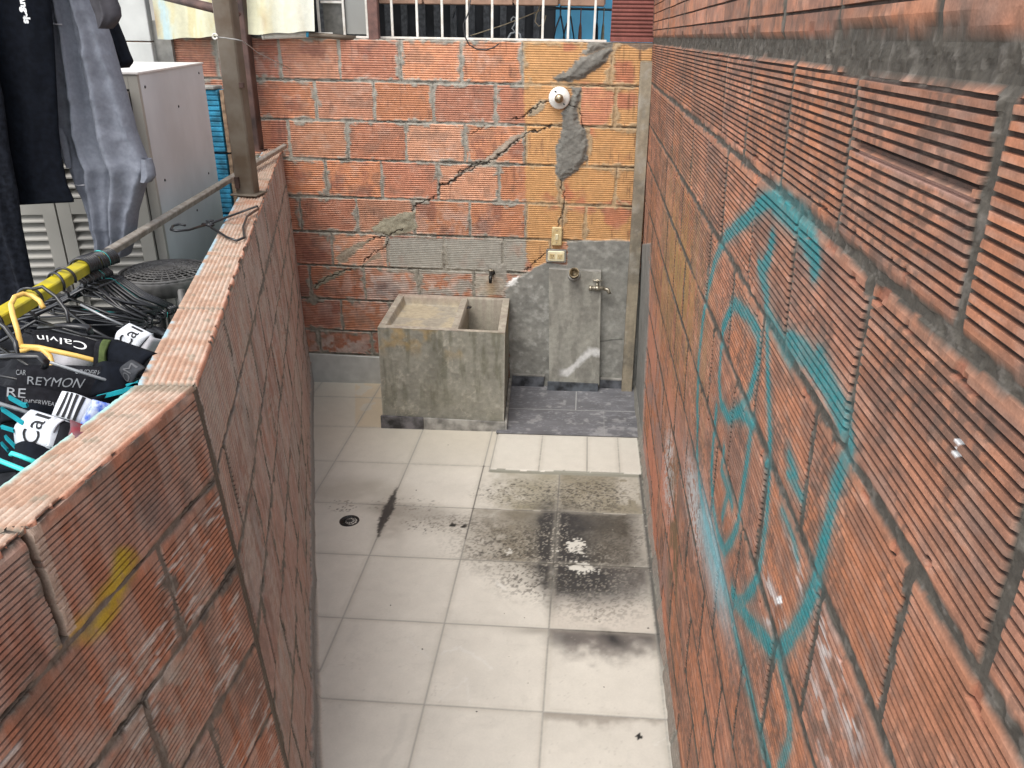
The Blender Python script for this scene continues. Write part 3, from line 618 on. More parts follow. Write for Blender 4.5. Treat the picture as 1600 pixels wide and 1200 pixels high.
# ================================================================ LEFT HALF WALL
def build_left():
    ZT = 1.60
    root = empty('half_wall', (-1.2, 2.6, 0), 'chest high bent brick half wall between the tiled alley and the laundry yard', 'wall')
    # inner face, far part: top line A->B ; bottom line a->b
    A, B = np.array([-.816, 1.456]), np.array([-1.985, 5.12]); a, b = np.array([-.70, 1.456]), np.array([-1.935, 5.12])
    def face(A, B, a, b, joints, vj, us, seed, near):
        L = np.hypot(*(B-A)); nrm = np.array([(B-A)[1], -(B-A)[0]])/L
        zs, gr, ci = rib_rows(joints, 16, gap=.007, topband=.022 if near else .012, botband=.006)
        U, Z = np.meshgrid(us, zs); G = gr[:, None]+0*U; t = (U/L)[..., None]; k = ((ZT-Z)/ZT)[..., None]
        XY = (A*(1-t)+B*t)*(1-k)+(a*(1-t)+b*t)*k
        P0 = np.concatenate([XY, Z[..., None]], -1); px, py = proj(P0)
        bm, bid, du, dz, d = brick_fields(U, Z, ci, joints, vj, seed, .008, .007, .006)
        cc = ci[:, None]+0*bid; r1, r2, r3 = hsh(cc, bid, seed+1), hsh(cc, bid, seed+2), hsh(cc, bid, seed+3)
        n1 = fbm(U, Z, .09, 4, seed+10); n2 = fbm(U, Z, .014, 3, seed+11); n3 = fbm(U, Z, .5, 3, seed+12)
        C = np.empty(U.shape+(3,))
        if near: C[:] = (.50, .21, .12)
        else: C[:] = (.52, .32, .25)
        C = mixc(C, (.33, .17, .125), sst(.3, .9, r1)*.65); C = mixc(C, (.50, .24, .16), sst(.5, .95, r2)*.55); C = mixc(C, (.27, .12, .09), sst(.55, .9, r3)*.5)
        C *= (.72+.3*n1+.3*n2)[..., None]
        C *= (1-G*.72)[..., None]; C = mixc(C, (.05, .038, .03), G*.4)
        C = mixc(C, (.13, .10, .08), sst(.5, .62, n1)*(.45 if near else .2))
        # pale dry mortar film on rib tops
        wf = sst(.46, .60, fbm(U, Z*.6, .16, 4, seed+20))*(1-G)*sst(.3, .6, fbm(U*.3, Z, .01, 2, seed+21))
        C = mixc(C, (.52, .43, .36), wf*(.8 if not near else .45)); C = mixc(C, (.50, .42, .36), sst(.42, .62, fbm(U*1.2, Z*.25, .05, 4, seed+22))*(.55 if not near else .3)); C = mixc(C, (.14, .10, .08), sst(.54, .72, fbm(U, Z*.4, .07, 4, seed+27))*.35)
        if not near:
            C = mixc(C, (.50, .42, .34), sst(1.05, 1.45, Z)*sst(3.0, .3, U)*.40*(1-G)); C = mixc(C, (.52, .28, .21), sst(1.1, .5, Z)*.5*sst(.4, .6, r1)); C = mixc(C, (.46, .40, .35), sst(1.2, .4, Z)*.35); C = mixc(C, (.5, .45, .41), sst(.55, .68, fbm(U, Z*.5, .06, 4, seed+23))*.35)
        else:
            q = (1-sst(4, 30, dline(px+(n1-.5)*30, py+(n1-.5)*20, [(184, 872), (176, 910), (158, 945), (122, 982), (98, 1000)])))*(.45+.6*sst(80, 190, px))
            C = mixc(C, (.52, .37, .02), np.clip(q, 0, .85)*(1-.5*G)*sst(.2, .5, n2+.15)); 
            q = np.exp(-((px-245)/45)**2-((py-800)/45)**2); C = mixc(C, (.24, .20, .18), q*.6)
            q = (sst(200, 240, px)-sst(260, 300, px))*sst(1000, 1050, py)+np.exp(-((px-200)/60)**2-((py-1080)/70)**2)
            C = mixc(C, (.42, .36, .30), np.clip(q, 0, 1)*sst(.5, .6, fbm(U*.8, Z*1.2, .05, 4, seed+24))*.7)
            C = mixc(C, (.62, .57, .52), sst(.60, .68, fbm(U*.12, Z, .008, 2, seed+25))*sst(.48, .6, fbm(U, Z, .12, 3, seed+26))*(Z < 1.33)*.7)
        mc = np.empty_like(C); mc[:] = (.19, .17, .14) if not near else (.17, .14, .115); mc *= (.6+.8*fbm(U, Z, .015, 4, seed+30))[..., None]
        smear = (1-sst(0, .02, d-.002+(fbm(U, Z, .03, 3, seed+31)-.4)*.05))*sst(.42, .56, fbm(U, Z, .15, 3, seed+32))
        mt = np.clip(1-bm+smear, 0, 1); C = C*(1-mt[..., None])+mc*mt[..., None]
        hl = (1-sst(.001, .0035, np.abs(np.minimum(du, dz)-.004+(n2-.5)*.008)))*(1-bm)*sst(.45, .55, fbm(U, Z, .12, 2, seed+33)); C = mixc(C, (.03, .025, .02), hl*.85)
        h = bm*(.006+(r1-.5)*.005)-bm*G*.0042*(1-smear)+(1-bm)*(.0035+(n2-.5)*.006)+smear*.002+(n3-.5)*.008-hl*.005
        if not near:
            lo = sst(.9, .3, Z); h += lo*(fbm(U, Z, .2, 3, seed+40)-.5)*.012
            # corner mortar strip at the near end
            cs = 1-sst(.016, .022, U+(n2-.5)*.008); C = mixc(C, (.14, .115, .09), cs); h = h*(1-cs)+cs*.004
            # cement foot
            ft = 1-sst(0, .01, Z-.05-(fbm(U, 0*Z, .12, 3, seed+41))*.06); C = mixc(C, (.30, .285, .26), ft); h += ft*.01
        else:
            cs = sst(L-.016, L-.009, U+(n2-.5)*.006); C = mixc(C, (.14, .115, .09), cs); h = h*(1-cs)+cs*.004
            # gaping joint in the top course
            q = (np.abs(U-vj[0][GAPI]+.006*(n1-.5)) < .0075)*(Z > 1.385); h -= q*.03; C = mixc(C, (.015, .012, .01), q*1.)
            q = (np.abs(U-vj[0][GAPI]-.019+.010*(n1-.5)) < .0105)*(Z > 1.385); C = mixc(C, (.50, .38, .30), q*.85)
        P = P0.copy(); P[..., 0] += h*nrm[0]; P[..., 1] += h*nrm[1]
        grid_mesh('brick_face', P, C, M_brick, root, smooth=False)
        return L
    L = np.hypot(*(B-A)); jf = [1.6, 1.375, 1.14, .905, .67, .435, .20, -.06]
    us = [0.]
    while us[-1] < L: us.append(us[-1]+.0034+.0016*us[-1])
    us = np.array([min(u, L) for u in us])
    vjf = []
    for k in range(7): vjf.append([(.52 if k == 0 else .36)*i+((.17 if k % 2 else 0.0))+(hsh(k, i, 3)-.5)*.05 for i in range(-1, 14)])
    face(A, B, a, b, jf, vjf, us, 300, False)
    # near part: from behind the camera to the corner
    An, Bn = np.array([-.838, -.35]), np.array([-.816, 1.456]); an, bn = np.array([-.74, -.35]), np.array([-.70, 1.456]); Ln = np.hypot(*(Bn-An))
    global GAPI
    off = .35
    vjn = [[-.1, .22, .57, .945+off*1, 2.2], [-.2, .15, .50, .86, 1.20+.345, 2.3], [-.1, .3, .64, 1.0, 1.38, 2.2]]
    vjn[0] = [-.1, .25, .60, .90, 1.262, 2.4]; GAPI = 4
    vjn += [vjn[1], vjn[2], vjn[1], vjn[2]]
    us = np.concatenate([np.arange(0, .9, .02), np.arange(.9, Ln, .0032), [Ln]])
    face(An, Bn, an, bn, [1.6, 1.372, 1.135, .9, .665, .43, .195, -.06], vjn, us, 400, True)
    # ---- top of the wall: ribbed lengthwise, sky-lit
    def top(A, B, C_, D, jts, us, seed, near, zend=0):   # A->B right edge, C_->D left edge
        L = np.hypot(*(B-A)); nr = 8; w = [0]; g = [0]
        w += [.012]; g += [1.5]
        for i in range(nr):
            s0 = .06+(.88/nr)*i
            for (t, gg) in ((.08, 0), (.25, 1), (.42, 1), (.6, 0)): w.append(s0+(.88/nr)*t); g.append(gg)
        w += [.955, 1.0]; g += [0, 0]
        w = np.array(w); g = np.array(g); U, W = np.meshgrid(us, w); G = np.minimum(g, 1)[:, None]*(g[:, None] <= 1)+0*U
        t = (U/L)[..., None]; XY = (A*(1-t)+B*t)*(1-W[..., None])+(C_*(1-t)+D*t)*W[..., None]
        j = np.array(jts); wn = (fbm(U, W*.1, .03, 3, seed)-.5)*.012; dj = np.min(np.abs((U+wn)[..., None]-j), -1)
        bid = np.searchsorted(j, (U+wn).ravel()).reshape(U.shape); r1, r2 = hsh(bid, 1, seed), hsh(bid, 2, seed)
        n1 = fbm(U, W*.11, .05, 4, seed+1); n2 = fbm(U, W*.11, .010, 3, seed+2)
        C = np.empty(U.shape+(3,)); C[:] = (.42, .235, .155); C = mixc(C, (.41, .285, .205), sst(.2, .8, r1)*.7)
        C = mixc(C, (.52, .42, .34), sst(.40, .62, n1+.12*(1-G)-.05)*.6); C = mixc(C, (.36, .20, .14), G*.35+.0*r2)
        C = mixc(C, (.30, .25, .19), sst(.62, .72, fbm(U, W*.11, .03, 4, seed+3))*.8); C = mixc(C, (.5, .21, .13), (1-sst(.05, .07, W))*.8)
        m = 1-sst(.004, .009, dj); C = mixc(C, (.24, .20, .155), m)
        C = mixc(C, (.33, .56, .52) if near else (.33, .45, .50), sst(.935, .97, W+(n1-.5)*.10)*sst(.42, .5, n1+(.3 if near else -.04)))
        if near: C = mixc(C, (.22, .18, .13), sst(L-.05, L-.03, U+(n1-.5)*.02)*.7)
        h = -G*.0032-m*.005+(n2-.5)*.003+(r1-.5)*.007-(1-sst(0, .03, W))*.002
        Z = ZT+h
        P = np.concatenate([XY, Z[..., None]], -1)
        # right rim turned down
        P[0, :, 2] = ZT-.012; chip = sst(.60, .70, fbm(U, W*.11, .035, 3, seed+9))[0]*.009+(fbm(U, W*0, .08, 3, seed+10)[0]-.5)*.004; nv_ = (C_-A)/np.hypot(*(C_-A)); P[0, :, :2] += chip[:, None]*nv_; P[1, :, :2] += (chip*.8)[:, None]*nv_; P[1, :, 2] -= chip*.35
        grid_mesh('coping', P, C, M_brick, root, smooth=True, flip=True)
    tL, tR = np.array([-.931, 1.442]), np.array([-2.100, 5.12])
    us = np.concatenate([np.arange(0, 1.6, .006), np.arange(1.6, L, .012), [L]])
    e = .008; nrm = np.array([(B-A)[1], -(B-A)[0]])/L
    top(A+nrm*e, B+nrm*e, tL, tR, [0, .52, 1.08, 1.57, 2.12, 2.64, 3.18, 3.60], us, 500, False)
    us = np.concatenate([np.arange(0, .9, .03), np.arange(.9, Ln, .005), [Ln]])
    top(An+[e, 0], Bn+[e, 0], np.array([-.945, -.35]), tL, [0, .55, .90, 1.262, Ln], us, 520, True)
    # core (outer side, painted turquoise)
    core = mat('turquoise_outer_render', (.22, .42, .40), .8, var=.3, scale=8, col2=(.30, .24, .20))
    q = MB()
    i_ = .012
    def prism(P1, P2, P3, P4): q.hexa([(*P1, -.09), (*P2, -.09), (*P3, -.09), (*P4, -.09), (*P1, ZT-.018), (*P2, ZT-.018), (*P3, ZT-.018), (*P4, ZT-.018)])
    prism(tuple(tL), (A[0]-.012, A[1]), (B[0]-.012, B[1]), tuple(tR))
    prism((-.945, -.35), (-.852, -.35), (A[0]-.012, A[1]-.001), (tL[0], tL[1]-.001))
    q.build('wall_core', core, root)
build_left()

# ================================================================ MATERIALS FOR THE OBJECTS
M_steel = mat('weathered_grey_steel', (.16, .135, .105), .55, .3, var=.35, scale=9, col2=(.10, .07, .045), bump=.2)
M_rust = mat('brown_painted_steel', (.085, .045, .035), .6, .2, var=.4, scale=8, bump=.15)
M_black = mat('black_plastic', (.012, .012, .014), .28, var=.2, bump=.03, spec=.6)
M_blackm = mat('grey_black_plastic', (.10, .095, .09), .45, var=.25, bump=.05)
M_yplast = mat('pale_yellow_plastic', (.80, .50, .13), .35, var=.06, bump=.02)
M_teal = mat('turquoise_plastic', (.05, .66, .62), .35, var=.05, bump=.02)
M_white = mat('white_paint', (.74, .72, .66), .5, var=.1, scale=20, col2=(.60, .56, .48))
M_cab = mat('warm_grey_cabinet_plastic', (.56, .575, .585), .5, var=.05, scale=4, bump=.03)
M_cabf = mat('grey_cabinet_front_plastic', (.33, .315, .28), .5, var=.06, scale=5, bump=.04)
M_chrome = mat('dull_metal', (.42, .38, .30), .35, .8, var=.3, scale=40, bump=.1)
M_blue = mat('blue_painted_brick', (.03, .25, .40), .7, var=.35, scale=14, bump=.3)
def cloth_mat(name, col, var=.15, sc=60, col2=None, bump=.5): return mat(name, col, .92, 0, var, sc, bump, col2, 500, .15, .001)
M_hood = cloth_mat('washed_grey_jersey', (.195, .205, .235), .08, 90, (.165, .175, .205), bump=.9)
M_blkc = cloth_mat('black_cotton', (.0045, .006, .010), .2)
M_navy = cloth_mat('dark_charcoal_denim', (.014, .016, .022), .3)
M_wband = cloth_mat('white_elastic', (.66, .68, .72), .06, 40)
M_bband = cloth_mat('black_elastic', (.012, .012, .015), .2)
M_grc = cloth_mat('light_grey_jersey', (.40, .39, .41), .12, 30)
M_letw = mat('white_print', (.75, .75, .74), .8, bump=0); M_letk = mat('black_print', (.01, .01, .012), .8, bump=0); M_letg = mat('grey_print', (.22, .23, .24), .8, bump=0)

# ================================================================ CONCRETE LAUNDRY SINK
def build_sink():
    root = empty('laundry_sink', (-.82, 4.75, 0), 'stained cast concrete laundry sink with ribless washboard and open water tank', 'sink')
    root['label'] = 'stained concrete laundry sink with washing slab and open water tank'
    x0, x1, xb0, xb1 = -1.213, -.425, -1.235, -.462     # front and back x
    yf, yb, zt = 4.40, 5.085, .648
    # outer shell displaced grid: front, right, left
    def panel(Pa, Pb, z0, z1, nrm, seed, name):
        L = math.hypot(Pb[0]-Pa[0], Pb[1]-Pa[1]); us = np.arange(0, L+.004, .006); us[-1] = L; zs = np.arange(z0, z1+.003, .006); zs[-1] = z1
        U, Z = np.meshgrid(us, zs); n1 = fbm(U, Z, .18, 5, seed); n2 = fbm(U, Z, .05, 5, seed+1); n3 = fbm(U, Z, .02, 3, seed+2)
        C = np.empty(U.shape+(3,)); C[:] = (.275, .265, .22); C *= (.6+.8*n1)[..., None]
        C = mixc(C, (.13, .125, .09), sst(.45, .68, n1)*.5); C = mixc(C, (.34, .32, .26), sst(.46, .74, n2*.5+.3*n1+.2*n3)*.55*sst(.25, .6, fbm(U, Z, .25, 2, seed+3))); C = mixc(C, (.44, .41, .33), (1-sst(0, .035, np.abs(fbm(U, Z, .07, 4, seed+9)-.5)))*sst(.45, .6, fbm(U, Z, .2, 2, seed+8))*.6); C = mixc(C, (.42, .40, .34), sst(.58, .76, n2*.7+.3*n3)*.45); C = mixc(C, (.11, .11, .07), sst(.5, .7, fbm(U, Z*.15, .03, 4, seed+6))*.5*sst(.0, .3, Z))
        C = mixc(C, (.42, .28, .10), sst(.52, .7, fbm(U, Z, .12, 4, seed+4))*sst(.42, .6, Z)*.6); C = mixc(C, (.10, .095, .07), (1-sst(.02, .07, np.abs(U-L*.42+(n1-.5)*.2)))*.3)
        C = mixc(C, (.46, .44, .38), (1-sst(0, .012, np.minimum(U, L-U)+(n3-.5)*.01))*.5); C = mixc(C, (.55, .54, .50), (1-sst(.0, .012, Z-z0-.004+(n3-.5)*.012))*.9)
        t = (U/L); X = Pa[0]*(1-t)+Pb[0]*t; Y = Pa[1]*(1-t)+Pb[1]*t; h = (n2-.5)*.006+(n3-.5)*.002
        P = np.stack([X+nrm[0]*h, Y+nrm[1]*h, Z], -1); grid_mesh(name, P, C, M_brick, root)
    z0 = .03
    panel((x0, yf), (x1, yf), z0, zt-.001, (0, -1), 600, 'front_panel'); panel((x1, yf), (xb1, yb), z0, zt-.001, (1, 0), 620, 'side_panel'); panel((xb0, yb), (x0, yf), z0, zt-.001, (-1, 0), 640, 'side_panel')
    # top as height field: rim, sloping slab basin, deep tank
    us = np.linspace(0, 1, 260); vs = np.linspace(0, 1, 200); U, V = np.meshgrid(us, vs)
    X = (x0*(1-V)+xb0*V)*(1-U)+(x1*(1-V)+xb1*V)*U; Y = yf+(yb-yf)*V
    n1 = fbm(X, Y, .1, 5, 660); n2 = fbm(X, Y, .03, 4, 661)
    dl = np.minimum(np.minimum((U-.052)/.02, (.575-U)/.012), np.minimum((V-.075)/.02, (.95-V)/.02)); slab = np.clip(dl, 0, 1)
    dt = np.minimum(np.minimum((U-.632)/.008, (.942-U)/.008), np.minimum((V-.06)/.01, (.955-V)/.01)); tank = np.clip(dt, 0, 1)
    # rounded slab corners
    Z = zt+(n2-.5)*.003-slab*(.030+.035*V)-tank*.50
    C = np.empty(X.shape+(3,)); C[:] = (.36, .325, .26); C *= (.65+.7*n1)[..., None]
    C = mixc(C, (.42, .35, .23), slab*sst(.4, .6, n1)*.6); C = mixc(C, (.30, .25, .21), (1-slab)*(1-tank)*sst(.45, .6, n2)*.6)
    C = mixc(C, (.33, .20, .16), (1-slab)*(1-tank)*(U < .62)*sst(.9, .95, V)*.3); C = mixc(C, (.17, .16, .125), tank*(.8)); C = mixc(C, (.40, .36, .29), tank*sst(.52, .66, n2)*.35)  # tank interior darkened in colour so it looks deeper
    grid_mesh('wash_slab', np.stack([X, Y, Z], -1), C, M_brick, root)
    b = MB(); c = ony(695, 490, 4.95); b.lathe((-.735, 4.99, zt-.045), [(.001, -.004), (.022, -.003), (.026, .002), (.001, .003)], 14); b.build('drain_hole', M_black, root)
    # divider top clean edge + tile plinth
    s1 = mat('plinth_tile_dark', (.12, .115, .12), .45, var=.5, scale=15, bump=.05); s2 = mat('plinth_tile_grey', (.30, .29, .265), .5, var=.3, scale=15, bump=.05)
    for (u0, u1, m) in ((0, .345, s1), (.35, 1.0, s2)):
        xa, xb = -1.222+u0*.80, -1.222+u1*.80
        MB().hexa([(xa, yf-.022, fz(xa, yf)-.01), (xb, yf-.022, fz(xb, yf)-.01), (xb, yf-.003, fz(xb, yf)-.01), (xa, yf-.003, fz(xa, yf)-.01), (xa, yf-.022, .048), (xb, yf-.022, .048), (xb, yf-.003, .048), (xa, yf-.003, .048)]).build('plinth_tile', m, root)
    MB().hexa([(-.42, yf-.02, -.02), (-.405, yf-.02, -.02), (-.44, yb, -.02), (-.458, yb, -.02), (-.42, yf-.02, .05), (-.405, yf-.02, .05), (-.44, yb, .05), (-.458, yb, .05)]).build('plinth_tile', s2, root)
build_sink()

# ================================================================ CONCRETE PIPE CASING, TAPS, SOCKETS, LAMP HOLDER
def build_fixtures():
    yw = 5.09
    root = empty('pipe_casing', (0, 5.05, 0), 'upright smooth concrete slab boxing in the pipes beside the sink', 'concrete slab')
    xa, xb, z0, z1 = -.197, .150, .055, .878
    us = np.arange(0, 1.001, .02); vs = np.arange(0, 1.001, .008); U, V = np.meshgrid(us, vs)
    X = (-.168*(1-V)+xa*V)*(1-U)+(.186*(1-V)+xb*V)*U; Z = z0+(z1-z0)*V-(.008*(U-.4))*V; n1 = fbm(X, Z*.5, .09, 5, 700); n2 = fbm(X, Z, .03, 4, 701)
    C = np.empty(X.shape+(3,)); C[:] = (.30, .29, .25); C *= (.75+.5*n1)[..., None]; C = mixc(C, (.20, .19, .165), sst(.5, .62, fbm(X, Z*.25, .035, 4, 702))*.6)
    s = np.abs(Z-(.14+.16*sst(-.05, .12, X)+(n1-.5)*.06)); C = mixc(C, (.66, .65, .63), (1-sst(.012, .045, s+(n2-.5)*.04))*sst(-.12, -.06, X)*.9)
    Y = 5.03+0*X+(n2-.5)*.004
    grid_mesh('casing_face', np.stack([X, Y, Z], -1), C, M_brick, root)
    e = .0025
    MB().hexa([(-.168, 5.033, z0), (.186, 5.033, z0), (.186, yw+.02, z0), (-.168, yw+.02, z0), (xa, 5.033, z1-e), (xb, 5.033, z1-.006-e), (xb, yw+.02, z1-.006), (xa, yw+.02, z1)]).build('casing_body', M_cement, root)
    ds = mat('slate_plinth_tile', (.07, .078, .088), .4, var=.5, scale=14, bump=.05)
    MB().hexa([(-.178, 5.008, 0), (.178, 5.008, 0), (.178, 5.030, 0), (-.178, 5.030, 0), (-.178, 5.012, .066), (.178, 5.012, .066), (.178, 5.030, .066), (-.178, 5.030, .066)]).build('plinth_tile', ds, root)
    # pipe stub
    p = ony(897, 428, 5.03); root = empty('drain_pipe', tuple(p), 'short open brass coloured pipe stub sticking out of the concrete slab', 'pipe')
    d = Vector((0, -1, .42)).normalized(); q = d.to_track_quat('Z', 'Y').to_matrix().to_4x4(); M = Matrix.Translation(tuple(p)) @ q
    MB().lathe(None, [(.034, -.02), (.034, .006), (.029, .010), (.028, .05), (.033, .052), (.034, .075), (.028, .077), (.026, .03), (.001, .025)], 22, M=M).build('pipe', mat('old_brass', (.30, .24, .15), .5, .5, var=.4, scale=40), root)
    MB().lathe(None, [(.046, -.012), (.044, .004), (.034, .010), (.034, -.01)], 18, M=M).build('cement_collar', M_cement, root)
    # valve on right side of the slab
    def tap(name, base, out, label, group=None):
        r = empty(name, tuple(base), label, 'tap'); b = Vector(base)
        return r, b
    b0 = ony(921, 450, 5.02); r = empty('tap', tuple(b0), 'dull metal valve with cross handle fixed across the right edge of the concrete slab', 'tap')
    b = Vector(tuple(b0)); m = MB(); m.tube([b+Vector((0, 0, 0)), b+Vector((.10, -.005, .004))], .011, 12); m.tube([b+Vector((-.004, 0, 0)), b+Vector((.018, 0, 0))], .017, 6); m.tube([b+Vector((.036, 0, 0)), b+Vector((.068, 0, 0))], .018, 10)
    m.tube([b+Vector((.095, 0, 0)), b+Vector((.125, -.01, -.004)), b+Vector((.135, -.015, -.03))], [.012, .013, .012], 10); m.tube([b+Vector((.05, 0, 0)), b+Vector((.05, 0, .035))], .010, 10); m.build('valve_body', M_chrome, r)
    m = MB(); m.tube([b+Vector((.05, 0, .035)), b+Vector((.05, 0, .052))], .007, 8); m.tube([b+Vector((.018, 0, .055)), b+Vector((.035, 0, .052)), b+Vector((.05, 0, .056)), b+Vector((.065, 0, .052)), b+Vector((.083, 0, .055))], [.006, .004, .008, .004, .006], 8)
    m.tube([b+Vector((.05, -.03, .055)), b+Vector((.05, .03, .055))], .0045, 8); m.build('handle', M_chrome, r)
    # small tap above the sink
    b0 = ony(768, 428, 5.06); r = empty('tap', tuple(b0), 'small dark tap on the brick wall above the water tank of the sink', 'tap'); b = Vector(tuple(b0))
    dk = mat('blackened_brass', (.05, .048, .045), .35, .7, var=.4, scale=60)
    m = MB(); m.tube([b+Vector((0, .05, 0)), b+Vector((0, -.04, 0))], .012, 12); m.tube([b+Vector((0, -.035, 0)), b+Vector((.0, -.06, -.008)), b+Vector((0, -.068, -.045))], [.012, .013, .010], 10); m.tube([b+Vector((0, -.03, 0)), b+Vector((0, -.03, .03))], .008, 8)
    m.tube([b+Vector((0, .03, 0)), b+Vector((0, .045, 0))], .02, 12); m.build('tap_body', dk, r)
    m = MB(); m.tube([b+Vector((-.022, -.03, .036)), b+Vector((0, -.03, .031)), b+Vector((.022, -.03, .036))], [.006, .005, .006], 8); m.tube([b+Vector((0, -.052, .036)), b+Vector((0, -.008, .036))], .005, 8); m.build('handle', M_chrome, r)
    # switch & outlet
    iv = mat('aged_ivory_plastic', (.62, .50, .27), .45, var=.12, scale=30, col2=(.50, .36, .17)); iv2 = mat('ivory_plastic', (.72, .64, .42), .4, var=.06)
    c = ony(870, 369, 5.085); r = empty('light_switch', tuple(c), 'tall ivory switch plate on the wall above the socket', 'switch')
    MB().box(tuple(c), (.068, .022, .122), bev=.006).build('cover_plate', iv, r); MB().box((c[0], c[1]-.012, c[2]-.003), (.020, .008, .040), bev=.002, rx=.1).build('rocker', iv2, r)
    m = MB(); [m.lathe((c[0], c[1]-.0105, c[2]+dz), [(.001, -.001), (.0035, 0), (.0035, .002), (.001, .002)], 10, 'y') for dz in (.04, -.04)]; m.each('screw', M_chrome, r)
    c = ony(869, 400, 5.085); r = empty('power_outlet', tuple(c), 'wide ivory double socket plate just above the concrete slab', 'socket')
    MB().box(tuple(c), (.112, .022, .070), bev=.006).build('cover_plate', iv2, r)
    m = MB(); k = MB()
    for dx in (-.026, .026):
        m.box((c[0]+dx, c[1]-.0115, c[2]), (.036, .005, .034), bev=.003)
        k.box((c[0]+dx-.007, c[1]-.0142, c[2]+.004), (.003, .002, .010)).box((c[0]+dx+.007, c[1]-.0142, c[2]+.004), (.003, .002, .012)).lathe((c[0]+dx, c[1]-.0142, c[2]-.009), [(.001, -.001), (.003, 0), (.003, .001), (.001, .001)], 8, 'y')
    m.each('socket_face', iv, r); k.each('socket_slot', M_black, r)
    m = MB().box((c[0], c[1]+.006, c[2]), (.135, .02, .088), bev=.004); m.build('mortar_bed', M_cement, r)
    # lamp holder
    c = ony(874, 153, 5.085); r = empty('lamp_holder', tuple(c), 'round white ceramic lamp holder with a bare metal socket high on the back wall', 'lamp holder')
    M = Matrix.Translation(tuple(c)) @ Matrix.Rotation(R_(90), 4, 'X')
    MB().lathe(None, [(.060, -.01), (.066, 0), (.066, .010), (.058, .020), (.034, .024), (.032, .034), (.026, .036), (.001, .036)], 32, M=M).build('ceramic_base', mat('white_porcelain', (.78, .76, .70), .25, var=.05), r)
    MB().lathe(None, [(.024, .030), (.025, .050), (.027, .052), (.027, .062), (.022, .072), (.010, .079), (.001, .08)], 22, M=M).build('metal_cap', mat('brushed_brass', (.42, .34, .22), .3, .85, var=.2), r)
    k = MB(); k.box((c[0]-.024, c[1]-.022, c[2]+.038), (.014, .006, .008), ry=.6).box((c[0]+.03, c[1]-.022, c[2]-.034), (.012, .006, .008), ry=.6); k.each('screw_slot', M_black, r)
    # drain in floor
    c = onz(546, 814, fz(-1.13, 3.32)); c[2] += .001; r = empty('floor_drain', tuple(c), 'small round black drain grate in the cream floor tiles', 'drain')
    g = MB().lathe((c[0], c[1], c[2]), [(.052, -.004), (.052, .001), (.048, .003), (.044, .0005), (.001, -.003)], 28); g.build('drain_bowl', mat('dark_drain', (.012, .012, .012), .4), r)
    m = MB()
    for a in range(6):
        t = a*math.pi/6; m.tube([(c[0]-.044*math.cos(t), c[1]-.044*math.sin(t), c[2]+.001), (c[0]+.044*math.cos(t), c[1]+.044*math.sin(t), c[2]+.001)], .0016, 6)
    for rr in (.014, .03): m.tube([(c[0]+rr*math.cos(q*math.pi/12), c[1]+rr*math.sin(q*math.pi/12), c[2]+.0015) for q in range(25)], .0016, 6)
    m.build('grate', mat('dark_grate_metal', (.05, .05, .048), .35, .6), r)
    # plank
    r = empty('wooden_plank', (.35, 5.0, 0), 'long grey weathered plank leaning upright in the right back corner', 'plank')
    a, b = ony(979, 612, 5.03), ony(1011, 95, 5.0); a[2] = fz(a[0], 5.0)+.004
    us = np.linspace(0, 1, 9); L = b[2]-a[2]; zs = np.arange(0, 1.0001, .006); prof = [(-.034, 0), (-.031, -.003), (.031, -.003), (.034, 0), (.034, .042), (-.034, .042), (-.034, 0)]
    ring = np.array([(-.036, .0), (-.034, -.004), (-.017, -.0045), (0, -.0045), (.017, -.0045), (.034, -.004), (.036, 0), (.036, .04), (0, .044), (-.036, .04), (-.036, .0)])
    I, V = np.meshgrid(np.arange(len(ring)), zs); rx = ring[:, 0][I]; ry = ring[:, 1][I]
    X = a[0]+(b[0]-a[0])*V+rx; Y = a[1]+(b[1]-a[1])*V+ry; Z = a[2]+L*V; n1 = fbm(rx*1.0+I*.01, Z*.12, .012, 4, 730); n2 = fbm(rx, Z, .12, 4, 731)
    C = np.empty(X.shape+(3,)); C[:] = (.30, .255, .185); C *= (.7+.6*n1)[..., None]; C = mixc(C, (.14, .125, .10), sst(.5, .66, n2)*.6); C = mixc(C, (.40, .38, .33), sst(.55, .7, fbm(rx, Z, .05, 3, 733))*.4)
    grid_mesh('plank', np.stack([X, Y, Z], -1), C, M_brick, r, smooth=False)
    MB().box((b[0], b[1]+.02, b[2]-.004), (.07, .042, .006)).build('plank_end', mat('cut_wood', (.33, .27, .18), .8), r)
    # small debris on the floor
    deb = mat('white_chip', (.6, .58, .54), .8)
    for (x, y, s, lab) in ((936, 1005-40, 7, 'small white chip lying on the sooty tile near the right wall'), ):
        pass
build_fixtures()

